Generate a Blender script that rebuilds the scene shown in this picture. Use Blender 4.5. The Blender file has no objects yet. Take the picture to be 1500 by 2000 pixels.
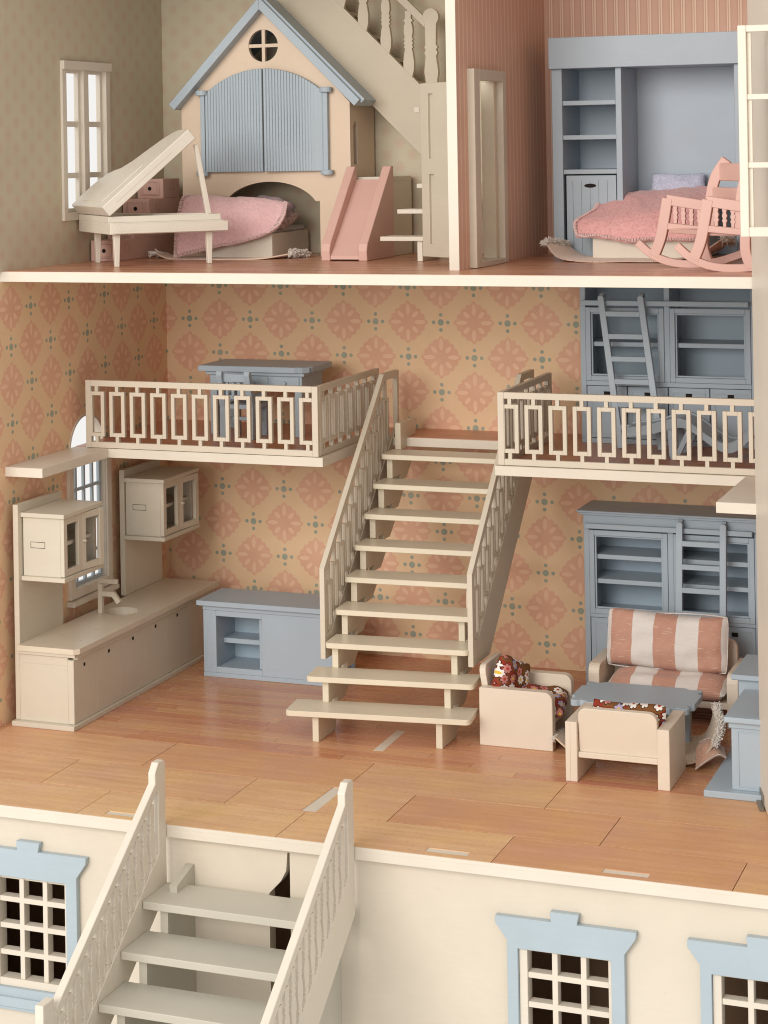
import bpy, bmesh, math, random
from mathutils import Vector, Matrix
from mathutils.geometry import tessellate_polygon
R = math.radians
random.seed(7)
SC = bpy.context.scene
COL = SC.collection
CM = 0.01                                   # everything below is laid out in centimetres

# ------------------------------------------------------------------ camera, world, lamps, exposure
cam = bpy.data.cameras.new('camera'); camo = bpy.data.objects.new('camera', cam); COL.objects.link(camo)
cam.sensor_fit = 'HORIZONTAL'; cam.sensor_width = 36.0; cam.lens = 3866.13 / 1500 * 36.0
cam.shift_x = 0.0; cam.shift_y = -(1000 - 290.97) / 1500
cam.clip_start = 0.05; cam.clip_end = 60
YAW, ROLL = -0.364236, 0.0168746
fw = Vector((math.sin(YAW), math.cos(YAW), 0)); rt = Vector((math.cos(YAW), -math.sin(YAW), 0)); dn = Vector((0, 0, -1))
rt2 = rt * math.cos(ROLL) + dn * math.sin(ROLL); dn2 = -rt * math.sin(ROLL) + dn * math.cos(ROLL)
mw = Matrix((rt2, -dn2, -fw)).transposed().to_4x4()
mw.translation = Vector((110.118, -214.104, 58.657)) * CM
camo.matrix_world = mw
SC.camera = camo

w = bpy.data.worlds.new('World'); SC.world = w; w.use_nodes = True
bg = w.node_tree.nodes['Background']; bg.inputs[0].default_value = (1.0, 0.982, 0.955, 1); bg.inputs[1].default_value = 0.75

def area(name, loc, target, size, power, color):
    l = bpy.data.lights.new(name, 'AREA'); l.shape = 'RECTANGLE'; l.size = size[0]; l.size_y = size[1]
    l.energy = power; l.color = color
    o = bpy.data.objects.new(name, l); COL.objects.link(o); o.location = Vector(loc) * CM
    o.rotation_euler = (Vector(target) * CM - o.location).to_track_quat('-Z', 'Y').to_euler()
    return o
area('softbox', (-5, -335, 125), (40, -30, 24), (1.8, 1.5), 60, (1.0, 0.955, 0.90))

SC.view_settings.view_transform = 'Standard'; SC.view_settings.look = 'None'
SC.view_settings.exposure = 0.29; SC.view_settings.gamma = 1.0
SC.view_settings.use_curve_mapping = False
SC.render.engine = 'CYCLES'
SC.cycles.pixel_filter_type = 'BLACKMAN_HARRIS'; SC.cycles.filter_width = 1.05
SC.cycles.max_bounces = 8; SC.cycles.diffuse_bounces = 5

# ------------------------------------------------------------------ node expression helper
class X:
    def __init__(s, nt, sock): s.nt, s.s = nt, sock
    def op(s, o, *a):
        n = s.nt.nodes.new('ShaderNodeMath'); n.operation = o
        for i, v in enumerate((s,) + a):
            if isinstance(v, X): s.nt.links.new(v.s, n.inputs[i])
            else: n.inputs[i].default_value = v
        return X(s.nt, n.outputs[0])
    def __add__(s, o): return s.op('ADD', o)
    def __radd__(s, o): return s.op('ADD', o)
    def __sub__(s, o): return s.op('SUBTRACT', o)
    def __rsub__(s, o): return (s * -1.0) + o
    def __mul__(s, o): return s.op('MULTIPLY', o)
    def __rmul__(s, o): return s.op('MULTIPLY', o)
    def __truediv__(s, o): return s.op('DIVIDE', o)
    def lt(s, o): return s.op('LESS_THAN', o)
    def gt(s, o): return s.op('GREATER_THAN', o)
    def abs(s): return s.op('ABSOLUTE')
    def sqrt(s): return s.op('SQRT')
    def sin(s): return s.op('SINE')
    def cos(s): return s.op('COSINE')
    def floor(s): return s.op('FLOOR')
    def fmod(s, m): return s.op('FLOORED_MODULO', m)
    def max(s, o): return s.op('MAXIMUM', o)
    def min(s, o): return s.op('MINIMUM', o)
    def step(s, a, b):        # smooth 1 -> 0 from a to b
        n = s.nt.nodes.new('ShaderNodeMapRange'); n.interpolation_type = 'SMOOTHSTEP'
        s.nt.links.new(s.s, n.inputs[0]); n.inputs[1].default_value = a; n.inputs[2].default_value = b
        n.inputs[3].default_value = 1.0; n.inputs[4].default_value = 0.0
        return X(s.nt, n.outputs[0])
def atan2(y, x): return y.op('ARCTAN2', x)

def new_mat(name, rough=0.5, spec=0.35):
    m = bpy.data.materials.new(name); m.use_nodes = True
    nt = m.node_tree; b = nt.nodes['Principled BSDF']
    b.inputs['Roughness'].default_value = rough; b.inputs['Specular IOR Level'].default_value = spec
    return m, nt, b
def pos(nt, kind='world'):
    if kind == 'world': n = nt.nodes.new('ShaderNodeNewGeometry'); o = n.outputs['Position']
    else: n = nt.nodes.new('ShaderNodeTexCoord'); o = n.outputs['Object']
    sp = nt.nodes.new('ShaderNodeSeparateXYZ'); nt.links.new(o, sp.inputs[0])
    return [X(nt, sp.outputs[i]) * 100.0 for i in range(3)], o      # centimetres
def noise(nt, vec, scale, detail=3.0, stretch=None, rough=0.55):
    if stretch:
        mp = nt.nodes.new('ShaderNodeMapping'); mp.inputs['Scale'].default_value = stretch
        nt.links.new(vec, mp.inputs[0]); vec = mp.outputs[0]
    n = nt.nodes.new('ShaderNodeTexNoise'); n.inputs['Scale'].default_value = scale
    n.inputs['Detail'].default_value = detail; n.inputs['Roughness'].default_value = rough
    nt.links.new(vec, n.inputs['Vector'])
    return X(nt, n.outputs['Fac'])
def mix(nt, f, a, b, blend='MIX'):
    n = nt.nodes.new('ShaderNodeMix'); n.data_type = 'RGBA'; n.blend_type = blend
    if isinstance(f, X): nt.links.new(f.s, n.inputs[0])
    else: n.inputs[0].default_value = f
    for i, c in ((6, a), (7, b)):
        if isinstance(c, (tuple, list)): n.inputs[i].default_value = (*c, 1) if len(c) == 3 else c
        else: nt.links.new(c, n.inputs[i])
    return n.outputs[2]
def bump(nt, b, h, strength, dist=0.0005):
    n = nt.nodes.new('ShaderNodeBump'); n.inputs['Strength'].default_value = strength; n.inputs['Distance'].default_value = dist
    nt.links.new(h.s, n.inputs['Height']); nt.links.new(n.outputs[0], b.inputs['Normal'])
def sc(c, k): return tuple(min(1, v * k) for v in c)

MATS = {}
def paint(name, col, rough=0.42, spec=0.35, mottle=0.045, grain=0.04):
    if name in MATS: return MATS[name]
    col = sc(col, 0.86)
    m, nt, b = new_mat(name, rough, spec)
    (x, y, z), o = pos(nt)
    big = noise(nt, o, 14.0, 3); fine = noise(nt, o, 420.0, 3)
    brush = noise(nt, o, 60.0, 4, (1, 1, 6))
    c1 = mix(nt, big.step(0.25, 0.75), sc(col, 1 + mottle), sc(col, 1 - mottle))
    c2 = mix(nt, (fine.step(0.3, 0.7)) * 0.2, c1, sc(col, 1 - mottle))
    dirt = noise(nt, o, 260.0, 3, None, 0.6).step(0.27, 0.33)         # few specks and scuffs
    c3 = mix(nt, dirt * 0.3, mix(nt, brush.step(0.35, 0.65) * 0.35, c2, sc(col, 0.955)), sc(col, 0.78))
    nt.links.new(c3, b.inputs['Base Color'])
    nt.links.new((brush * 0.12 + (rough - 0.06)).s, b.inputs['Roughness'])
    bump(nt, b, fine * 0.5 + brush * 0.35, grain, 0.0005)
    MATS[name] = m; return m

CREAM = paint('cream_paint', (0.79, 0.71, 0.595))
FACADE = paint('facade_paint', (0.745, 0.66, 0.54), 0.55)
IVORY = paint('ivory_paint', (0.83, 0.76, 0.645))
FURN = paint('furniture_cream', (0.80, 0.69, 0.56))
BEIGE = paint('beige_paint', (0.69, 0.62, 0.50))
RAILP = paint('rail_beige_paint', (0.71, 0.625, 0.50))
STAIR = paint('stair_cream_paint', (0.79, 0.70, 0.54), 0.36)
GREIGE = paint('greige_tread_paint', (0.60, 0.565, 0.475), 0.45)
DOORP = paint('door_beige_paint', (0.58, 0.51, 0.395))
BLUE = paint('blue_paint', (0.435, 0.515, 0.58))
BLUEIN = paint('blue_back_paint', (0.40, 0.50, 0.58))
BLUEW = paint('pale_blue_paint', (0.455, 0.535, 0.585))
BLUES = paint('shutter_blue_paint', (0.43, 0.505, 0.56))
PINK = paint('pink_paint', (0.76, 0.475, 0.40))
PINKD = paint('pink_drawer_paint', (0.74, 0.485, 0.41))
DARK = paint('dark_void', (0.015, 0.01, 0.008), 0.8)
BASEM = paint('basement_inside', (0.62, 0.40, 0.25), 0.7)
METAL = paint('hinge_metal', (0.20, 0.17, 0.13), 0.35, 0.6)

def wallpaper_big(name, left):
    m, nt, b = new_mat(name, 0.55, 0.25)
    (x, y, z), o = pos(nt)
    u = ((y * -1.0) / 4.0 - 1.821) if left else ((x - 31.088) / 4.0)
    v = (z - 18.68) / 4.0
    # lattice rotated 45 degrees: dots where i + j is even, flowers where it is odd
    def cell(off):
        uu = u + off
        p = (uu + v) * 0.5; q = (uu - v) * 0.5
        pi = (p + 0.5).floor(); qi = (q + 0.5).floor()
        cu = uu - (pi + qi); cv = v - (pi - qi)
        return cu, cv
    fu, fv = cell(1.0)
    r = (fu * fu + fv * fv).sqrt(); th = atan2(fv, fu)
    t4 = (th + math.pi / 4).fmod(math.pi / 2) - math.pi / 4
    dia = (th.cos().abs() + th.sin().abs()).op('POWER', 0.48)
    lobe = ((th * 8.0).cos().abs().op('POWER', 0.7)) * 0.07
    flower = (r * dia - lobe).step(0.535, 0.56)
    t8 = (th + math.pi / 8).fmod(math.pi / 4) - math.pi / 8
    px = r * t8.cos(); py = r * t8.sin()
    ax8 = (t4.abs()).lt(math.pi / 8)                        # axis petals are longer
    cx = ax8 * 0.06 + 0.31; lx = ax8 * 0.05 + 0.115
    pe = (((px - cx) / lx).op('POWER', 2.0) + (py / 0.062).op('POWER', 2.0)).step(0.85, 1.1)
    du, dv = cell(0.0)
    dr = (du * du + dv * dv).sqrt()
    au, av = du.abs(), dv.abs()
    s1 = ((au - 0.215) * (au - 0.215) + av * av).sqrt(); s2 = ((av - 0.215) * (av - 0.215) + au * au).sqrt()
    dots = dr.step(0.085, 0.098).max(s1.step(0.048, 0.06)).max(s2.step(0.048, 0.06))
    wash = noise(nt, o, 30.0, 4)
    base = mix(nt, wash.step(0.3, 0.7), (0.785, 0.555, 0.35), (0.755, 0.525, 0.32))
    c = mix(nt, flower, base, mix(nt, wash.step(0.35, 0.65), (0.74, 0.435, 0.295), (0.71, 0.405, 0.27)))
    c = mix(nt, pe * flower, c, (0.80, 0.52, 0.35))
    c = mix(nt, dots, c, mix(nt, wash.step(0.4, 0.6), (0.37, 0.39, 0.30), (0.31, 0.35, 0.275)))
    nt.links.new(c, b.inputs['Base Color'])
    bump(nt, b, noise(nt, o, 500.0, 2), 0.05)
    return m
WP_BACK = wallpaper_big('orange_flower_wallpaper_back', False)
WP_LEFT = wallpaper_big('orange_flower_wallpaper_left', True)

def wallpaper_small(name, left):
    m, nt, b = new_mat(name, 0.6, 0.2)
    (x, y, z), o = pos(nt)
    u = (y if left else x) / 1.6; v = z / 1.38
    p = (u + v) * 0.5; q = (u - v) * 0.5
    pi = (p + 0.5).floor(); qi = (q + 0.5).floor()
    cu = (u - (pi + qi)) * 1.6; cv = (v - (pi - qi)) * 1.38
    r = (cu * cu + cv * cv).sqrt(); th = atan2(cv, cu)
    t8 = (th + math.pi / 8).fmod(math.pi / 4) - math.pi / 8
    px = r * t8.cos(); py = r * t8.sin()
    e = (((px - 0.44) / 0.235).op('POWER', 2.0) + (py / 0.15).op('POWER', 2.0)).sqrt()
    ring = (e - 0.86).abs().step(0.08, 0.2)
    ctr = r.step(0.10, 0.16)
    fill = e.step(0.9, 1.0) * 0.12
    f = (ring * 0.8).max(ctr * 0.7).max(fill * 0.8)
    wash = noise(nt, o, 25.0, 4)
    base = mix(nt, wash.step(0.3, 0.7), (0.575, 0.515, 0.38), (0.55, 0.49, 0.36))
    c = mix(nt, f, base, (0.565, 0.36, 0.28))
    nt.links.new(c, b.inputs['Base Color']); bump(nt, b, noise(nt, o, 500.0, 2), 0.05)
    return m
WS_BACK = wallpaper_small('olive_floral_wallpaper_back', False)
WS_LEFT = wallpaper_small('olive_floral_wallpaper_left', True)

def wallpaper_stripe(name, side):
    m, nt, b = new_mat(name, 0.6, 0.2)
    (x, y, z), o = pos(nt)
    u = (y if side else x) / 1.25
    f = u.fmod(1.0)
    s1 = (f - 0.5).abs().step(0.20, 0.26); s2 = (f - 0.1).abs().step(0.05, 0.09).max((f - 0.9).abs().step(0.03, 0.06))
    wash = noise(nt, o, 25.0, 4)
    base = mix(nt, wash.step(0.3, 0.7), (0.655, 0.395, 0.305), (0.625, 0.37, 0.28))
    c = mix(nt, s1 * 0.5, base, (0.75, 0.52, 0.395)); c = mix(nt, s2 * 1.0, c, (0.84, 0.65, 0.50))
    nt.links.new(c, b.inputs['Base Color']); bump(nt, b, noise(nt, o, 500.0, 2), 0.05)
    return m
WT_BACK = wallpaper_stripe('pink_stripe_wallpaper_back', False)
WT_SIDE = wallpaper_stripe('pink_stripe_wallpaper_side', True)

def wood(name, a, bcol, rough=0.42, strips=0.0, spec=0.35, pores=0.4, vary=0.26):
    m, nt, b = new_mat(name, rough, spec)
    (x, y, z), o = pos(nt)
    oi = nt.nodes.new('ShaderNodeObjectInfo'); rnd = X(nt, oi.outputs['Random'])
    off = nt.nodes.new('ShaderNodeVectorMath'); off.operation = 'ADD'
    cb = nt.nodes.new('ShaderNodeCombineXYZ'); nt.links.new((rnd * 3.1).s, cb.inputs[0]); nt.links.new((rnd * 1.7).s, cb.inputs[1])
    nt.links.new(o, off.inputs[0]); nt.links.new(cb.outputs[0], off.inputs[1]); v = off.outputs[0]
    g = noise(nt, v, 9.0, 5, (1.0, 13.0, 13.0)); g2 = noise(nt, v, 70.0, 4, (1.0, 9.0, 9.0)); blot = noise(nt, v, 17.0, 3)
    pore = noise(nt, v, 260.0, 2, (1.0, 3.0, 3.0))
    if strips:
        rr = nt.nodes.new('ShaderNodeTexWhiteNoise'); rr.noise_dimensions = '2D'
        row = (y / strips).floor(); colx = ((x + (row * 7.31).fmod(17.0)) / 17.0).floor()
        c2 = nt.nodes.new('ShaderNodeCombineXYZ'); nt.links.new(row.s, c2.inputs[0]); nt.links.new(colx.s, c2.inputs[1])
        nt.links.new(c2.outputs[0], rr.inputs['Vector']); rnd = X(nt, rr.outputs['Value'])
    f = (g * 0.7 + g2 * 0.25 + blot * 0.35 + (rnd - 0.5) * vary)
    c = mix(nt, f.step(0.38, 0.95), bcol, a)
    hue = nt.nodes.new('ShaderNodeHueSaturation'); nt.links.new(c, hue.inputs['Color'])
    nt.links.new((X(nt, oi.outputs['Random']) * 0.014 + (blot - 0.5) * 0.03 + 0.496).s, hue.inputs['Hue'])
    nt.links.new((blot * 0.35 + 0.84).s, hue.inputs['Saturation']); c = hue.outputs[0]
    c = mix(nt, pore.step(0.34, 0.42) * pores, c, sc(bcol, 0.62))
    nt.links.new(c, b.inputs['Base Color'])
    bump(nt, b, g2 + pore * 0.5, 0.08, 0.0005)
    nt.links.new((g * 0.3 + (rough - 0.15)).s, b.inputs['Roughness'])
    return m
PLANK_IN = wood('polished_floor_wood', (0.50, 0.215, 0.115), (0.63, 0.325, 0.19), 0.27, 0, 0.5, 0.2)
PLANK_OUT = wood('worn_terrace_wood', (0.56, 0.30, 0.155), (0.72, 0.455, 0.27), 0.5, 0, 0.3, 0.6, 0.24)
FLOOR_UP = wood('upper_floor_wood', (0.47, 0.205, 0.125), (0.60, 0.31, 0.20), 0.30, 1.0, 0.45, 0.1)
FLOOR_MZ = wood('mezzanine_floor_wood', (0.48, 0.20, 0.125), (0.57, 0.26, 0.165), 0.34, 1.0, 0.4, 0.1)

def cloth(name, col, col2=None, weave=900.0, rough=0.95, fuzz=0.3):
    m, nt, b = new_mat(name, rough, 0.1)
    (x, y, z), o = pos(nt, 'object')
    n1 = noise(nt, o, 300.0, 4); n2 = noise(nt, o, weave, 2)
    c = mix(nt, n1.step(0.3, 0.7), sc(col, 1.1), sc(col, 0.9)); c = mix(nt, n2.step(0.4, 0.6) * 0.7, c, col2 or sc(col, 0.75))
    nt.links.new(c, b.inputs['Base Color']); b.inputs['Sheen Weight'].default_value = fuzz
    b.inputs['Sheen Roughness'].default_value = 0.5
    bump(nt, b, n2 + n1 * 0.8, 0.6, 0.0012)
    return m
BLANKET = cloth('pink_felt', (0.76, 0.47, 0.47), (0.82, 0.57, 0.57))
BLANKET2 = cloth('rose_felt', (0.71, 0.355, 0.345), (0.79, 0.47, 0.45), 500.0)
STITCH = cloth('stitch_thread', (0.78, 0.56, 0.53))
RUGM = cloth('rug_weave', (0.70, 0.50, 0.37), (0.76, 0.62, 0.50), 500.0)
FRINGE = cloth('fringe_cotton', (0.80, 0.73, 0.66))
LILAC = cloth('lilac_cotton', (0.60, 0.62, 0.76))
WHITEC = cloth('white_cotton', (0.72, 0.66, 0.62))
MAUVE = cloth('mauve_cloth', (0.50, 0.36, 0.39))

def striped_cloth():
    m, nt, b = new_mat('rust_white_striped_cloth', 0.95, 0.1)
    (x, y, z), o = pos(nt, 'object')
    n1 = noise(nt, o, 200.0, 3); wob = noise(nt, o, 30.0, 2)
    s = ((x + (wob - 0.5) * 0.35) / 4.6 + 0.26).fmod(1.0)
    band = s.lt(0.5)
    wv = ((x * 30.0 + z * 30.0).sin() * (x * 30.0 - z * 30.0).sin() * 0.5 + 0.5)
    slub = noise(nt, o, 300.0, 2, (0.25, 1, 3.0))
    rust = mix(nt, wv * 0.55, (0.46, 0.215, 0.145), (0.66, 0.45, 0.36)); rust = mix(nt, slub.step(0.30, 0.38) * 0.6, rust, (0.72, 0.56, 0.46))
    white = mix(nt, slub.step(0.3, 0.5) * 0.5, (0.70, 0.645, 0.60), (0.62, 0.56, 0.51))
    nt.links.new(mix(nt, band, white, rust), b.inputs['Base Color'])
    b.inputs['Sheen Weight'].default_value = 0.2
    bump(nt, b, wv * 0.5 + n1, 0.35, 0.0008)
    return m
STRIPE = striped_cloth()

def floral_cloth():
    m, nt, b = new_mat('red_daisy_cloth', 0.9, 0.12)
    tc = nt.nodes.new('ShaderNodeTexCoord'); s0 = nt.nodes.new('ShaderNodeSeparateXYZ'); nt.links.new(tc.outputs['Object'], s0.inputs[0])
    cb = nt.nodes.new('ShaderNodeCombineXYZ'); nt.links.new(s0.outputs[0], cb.inputs[0]); nt.links.new(s0.outputs[2], cb.inputs[1])
    v = nt.nodes.new('ShaderNodeTexVoronoi'); v.voronoi_dimensions = '2D'; v.inputs['Scale'].default_value = 95.0; v.inputs['Randomness'].default_value = 0.7
    nt.links.new(cb.outputs[0], v.inputs['Vector'])
    sub = nt.nodes.new('ShaderNodeVectorMath'); sub.operation = 'SUBTRACT'
    nt.links.new(cb.outputs[0], sub.inputs[0]); nt.links.new(v.outputs['Position'], sub.inputs[1])
    sp = nt.nodes.new('ShaderNodeSeparateXYZ'); nt.links.new(sub.outputs[0], sp.inputs[0])
    dx = X(nt, sp.outputs[0]); dz = X(nt, sp.outputs[1])
    th = atan2(dz, dx); d = X(nt, v.outputs['Distance'])
    cs = nt.nodes.new('ShaderNodeSeparateXYZ'); nt.links.new(v.outputs['Color'], cs.inputs[0])
    r1, r2, r3 = (X(nt, cs.outputs[i]) for i in range(3))
    pet = (d + (th * 3.5).cos().abs() * -0.16).step(0.28, 0.31)
    core = d.step(0.13, 0.15)
    out = (d + (th * 3.5).cos().abs() * -0.16).step(0.35, 0.38)
    bgc = mix(nt, r3.gt(0.55), (0.26, 0.04, 0.022), (0.20, 0.085, 0.03))
    pc = mix(nt, r1.gt(0.45), (0.55, 0.22, 0.20), (0.80, 0.74, 0.68)); pc = mix(nt, r2.gt(0.8), pc, (0.42, 0.36, 0.50))
    c = mix(nt, out, bgc, (0.035, 0.012, 0.01)); c = mix(nt, pet, c, pc)
    c = mix(nt, core, c, mix(nt, r2.gt(0.4), (0.45, 0.06, 0.03), (0.70, 0.46, 0.06)))
    nt.links.new(c, b.inputs['Base Color'])
    bump(nt, b, noise(nt, tc.outputs['Object'], 900.0, 2), 0.2)
    return m
FLORAL = floral_cloth()

# ------------------------------------------------------------------ geometry helpers (centimetres)
class G:
    def __init__(s): s.bm = bmesh.new(); s.mi = 0
    def _add(s, bm2, bev=0, seg=1):
        if bev > 0:
            bmesh.ops.recalc_face_normals(bm2, faces=bm2.faces)
            es = [e for e in bm2.edges if len(e.link_faces) == 2 and e.calc_face_angle(0) > 0.5]
            bmesh.ops.bevel(bm2, geom=es, offset=bev, segments=seg, affect='EDGES', profile=0.6, clamp_overlap=True)
        me = bpy.data.meshes.new('tmp'); bm2.to_mesh(me); bm2.free()
        if s.mi:
            for p in me.polygons: p.material_index = s.mi
        s.bm.from_mesh(me); bpy.data.meshes.remove(me); return s
    def box(s, x0, x1, y0, y1, z0, z1, bev=0.04, M=None, seg=1):
        b = bmesh.new(); bmesh.ops.create_cube(b, size=1)
        for v in b.verts: v.co = Vector(((x0 + x1) / 2 + v.co.x * (x1 - x0), (y0 + y1) / 2 + v.co.y * (y1 - y0), (z0 + z1) / 2 + v.co.z * (z1 - z0)))
        bev = min(bev, 0.3 * min(abs(x1 - x0), abs(y1 - y0), abs(z1 - z0)))
        if M is not None: b.transform(M)
        return s._add(b, bev, seg)
    def prism(s, poly, axis, t0, t1, bev=0.0, holes=(), M=None, capmat=None, seg=1):
        """poly in the two other axes (axis 'y': x,z; 'x': y,z; 'z': x,y), extruded from t0 to t1; capmat = material index of the t0 cap"""
        def P(p, t): return {'y': (p[0], t, p[1]), 'x': (t, p[0], p[1]), 'z': (p[0], p[1], t)}[axis]
        b = bmesh.new(); loops = [list(poly)] + [list(h) for h in holes]
        flat = [p for l in loops for p in l]
        A = [b.verts.new(P(p, t0)) for p in flat]; Bv = [b.verts.new(P(p, t1)) for p in flat]
        if holes:
            tris = tessellate_polygon([[Vector((p[0], p[1], 0)) for p in l] for l in loops])
            for t in tris:
                f = b.faces.new([A[i] for i in t]); f.material_index = capmat or 0
                b.faces.new([Bv[i] for i in reversed(t)])
        else:
            f = b.faces.new(A); f.material_index = capmat or 0
            b.faces.new(list(reversed(Bv)))
        k = 0
        for l in loops:
            n = len(l)
            for i in range(n): b.faces.new((A[k + i], A[k + (i + 1) % n], Bv[k + (i + 1) % n], Bv[k + i]))
            k += n
        bmesh.ops.recalc_face_normals(b, faces=b.faces)
        if M is not None: b.transform(M)
        return s._add(b, bev, seg)
    def tube(s, pts, r, n=8, closed=False):
        b = bmesh.new(); pts = [Vector(p) for p in pts]; rings = []
        N = len(pts); prev = None
        for i, p in enumerate(pts):
            d = (pts[min(i + 1, N - 1)] - pts[max(i - 1, 0)]).normalized()
            if prev is None: a = d.orthogonal().normalized()
            else: a = (prev - d * prev.dot(d)); a = a.normalized() if a.length > 1e-6 else d.orthogonal().normalized()
            prev = a; c = d.cross(a); rr = r[i] if isinstance(r, (list, tuple)) else r
            rings.append([b.verts.new(p + (a * math.cos(2 * math.pi * k / n) + c * math.sin(2 * math.pi * k / n)) * rr) for k in range(n)])
        for i in range(N - 1):
            for k in range(n): b.faces.new((rings[i][k], rings[i][(k + 1) % n], rings[i + 1][(k + 1) % n], rings[i + 1][k]))
        b.faces.new(list(reversed(rings[0]))); b.faces.new(rings[-1])
        return s._add(b)
    def grid(s, fn, nu, nv, thick=0.0):
        b = bmesh.new(); V = [[b.verts.new(fn(i / nu, j / nv)) for j in range(nv + 1)] for i in range(nu + 1)]
        for i in range(nu):
            for j in range(nv): b.faces.new((V[i][j], V[i + 1][j], V[i + 1][j + 1], V[i][j + 1]))
        if thick:
            bmesh.ops.recalc_face_normals(b, faces=b.faces)
            bmesh.ops.solidify(b, geom=list(b.faces), thickness=thick)
        return s._add(b)
    def frame(s, x0, x1, z0, z1, wd, y0, y1, bev=0.04, axis='y'):
        """rectangular ring in x,z (axis y) or y,z (axis x)"""
        B = (lambda a0, a1, c0, c1: s.box(a0, a1, y0, y1, c0, c1, bev)) if axis == 'y' else (lambda a0, a1, c0, c1: s.box(y0, y1, a0, a1, c0, c1, bev))
        B(x0, x0 + wd, z0, z1); B(x1 - wd, x1, z0, z1); B(x0 + wd, x1 - wd, z0, z0 + wd); B(x0 + wd, x1 - wd, z1 - wd, z1)
        return s

ROOT = {}
def obj(name, g, mats, parent=None, smooth=None, local=False):
    if isinstance(g, bpy.types.Mesh): me = g
    else:
        org = Vector((0, 0, 0))
        if parent is not None and not local:
            r = parent
            while r.parent: r = r.parent
            org = Vector(ROOT.get(r.name, (0, 0, 0)))
        bmesh.ops.translate(g.bm, verts=g.bm.verts, vec=-org); bmesh.ops.scale(g.bm, verts=g.bm.verts, vec=(CM, CM, CM))
        me = bpy.data.meshes.new(name); g.bm.to_mesh(me); g.bm.free()
        for m in (mats if isinstance(mats, (list, tuple)) else [mats]): me.materials.append(m)
        if smooth:
            for p in me.polygons: p.use_smooth = True
            me.set_sharp_from_angle(angle=R(smooth))
    o = bpy.data.objects.new(name, me); COL.objects.link(o)
    if parent is not None: o.parent = parent
    return o
def thing(name, label, cat, loc, rotz=0.0, group=None):
    o = bpy.data.objects.new(name, None); COL.objects.link(o); o.empty_display_size = 0.02
    o.location = Vector(loc) * CM; o.rotation_euler = (0, 0, rotz)
    o['label'] = label; o['category'] = cat
    if group: o['group'] = group
    ROOT[o.name] = loc
    return o
def tag(o, label, cat, group=None):
    o['label'] = label; o['category'] = cat
    if group: o['group'] = group
    return o
def bx(*a, **k): return G().box(*a, **k)
def arc(cx, cz, r, a0, a1, n, rz=None):
    return [(cx + r * math.cos(R(a0 + (a1 - a0) * i / n)), cz + (rz or r) * math.sin(R(a0 + (a1 - a0) * i / n))) for i in range(n + 1)]
def rrect(x0, x1, z0, z1, r, corners='1111', n=5):
    """rounded rectangle; corners: bl, br, tr, tl"""
    p = []
    for k, (cx, cz, a) in enumerate(((x0 + r, z0 + r, 180), (x1 - r, z0 + r, 270), (x1 - r, z1 - r, 0), (x0 + r, z1 - r, 90))):
        if corners[k] == '1': p += arc(cx, cz, r, a, a + 90, n)
        else: p.append(((x0, z0), (x1, z0), (x1, z1), (x0, z1))[k])
    return p

HU = 46.65      # top of the upper floor
HM = 26.44      # top of the mezzanine

# ================================================================== THE DOLLHOUSE SHELL
house = thing('dollhouse', 'cream wooden dollhouse with three papered rooms, mezzanines and a plank terrace', 'dollhouse', (39.3, -20, 0))

# --- walls (inner face papered, all other faces painted)
arch_hole = [(-23.8, 10.5), (-15.8, 10.5)] + arc(-19.8, 25.8, 4.0, 0, 180, 14)
lw = G().prism([(-41.5, 0.01), (0, 0.01), (0, HU - 1.1), (-41.5, HU - 1.1)], 'x', 0.0, -1.0, 0, [arch_hole], capmat=1)
obj('left_wall', lw, [CREAM, WP_LEFT], house)
up_hole = [(-24.1, 51.6), (-13.9, 51.6), (-13.9, 68.8), (-24.1, 68.8)]
lw = G().prism([(-39.5, HU), (0, HU), (0, 84), (-39.5, 84)], 'x', 0.0, -1.0, 0, [up_hole], capmat=1)
obj('upper_left_wall', lw, [CREAM, WS_LEFT], house)
obj('back_wall', G().prism([(-1, -1.1), (79.6, -1.1), (79.6, HU - 1.1), (-1, HU - 1.1)], 'y', 0.0, 1.0, capmat=1), [CREAM, WP_BACK], house)
obj('playroom_back_wall', G().prism([(-1, HU), (47.5, HU), (47.5, 84), (-1, 84)], 'y', 0.0, 1.0, capmat=1), [CREAM, WS_BACK], house)
obj('bedroom_back_wall', G().prism([(47.5, HU), (79.6, HU), (79.6, 84), (47.5, 84)], 'y', 0.0, 1.0, capmat=1), [CREAM, WT_BACK], house)
obj('right_wall', bx(78.6, 79.6, -37.0, 0, -1.1, 84, 0), WT_SIDE, house)
obj('ceiling', bx(-1, 79.6, -36.5, 1, 84, 85, 0), CREAM, house)

# dividing wall with a doorway through it
dv = G().prism([(-31.0, HU), (-26.0, HU), (-26.0, 65.6), (-18.2, 65.6), (-18.2, HU), (0, HU), (0, 84), (-31.0, 84)], 'x', 48.0, 47.0, 0, capmat=1)
obj('dividing_wall', dv, [CREAM, WT_SIDE], house)
obj('dividing_wall_edge', bx(46.98, 48.02, -31.12, -31.0, HU, 84, 0.03), CREAM, house)

# --- upper floor: slab and its polished covering
obj('upper_floor', bx(-1, 79.6, -36.8, 0, HU - 1.08, HU - 0.03, 0.03), CREAM, house)
obj('upper_floor_covering', bx(0.0, 78.6, -36.75, 0, HU - 0.03, HU, 0), FLOOR_UP, house)

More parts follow.
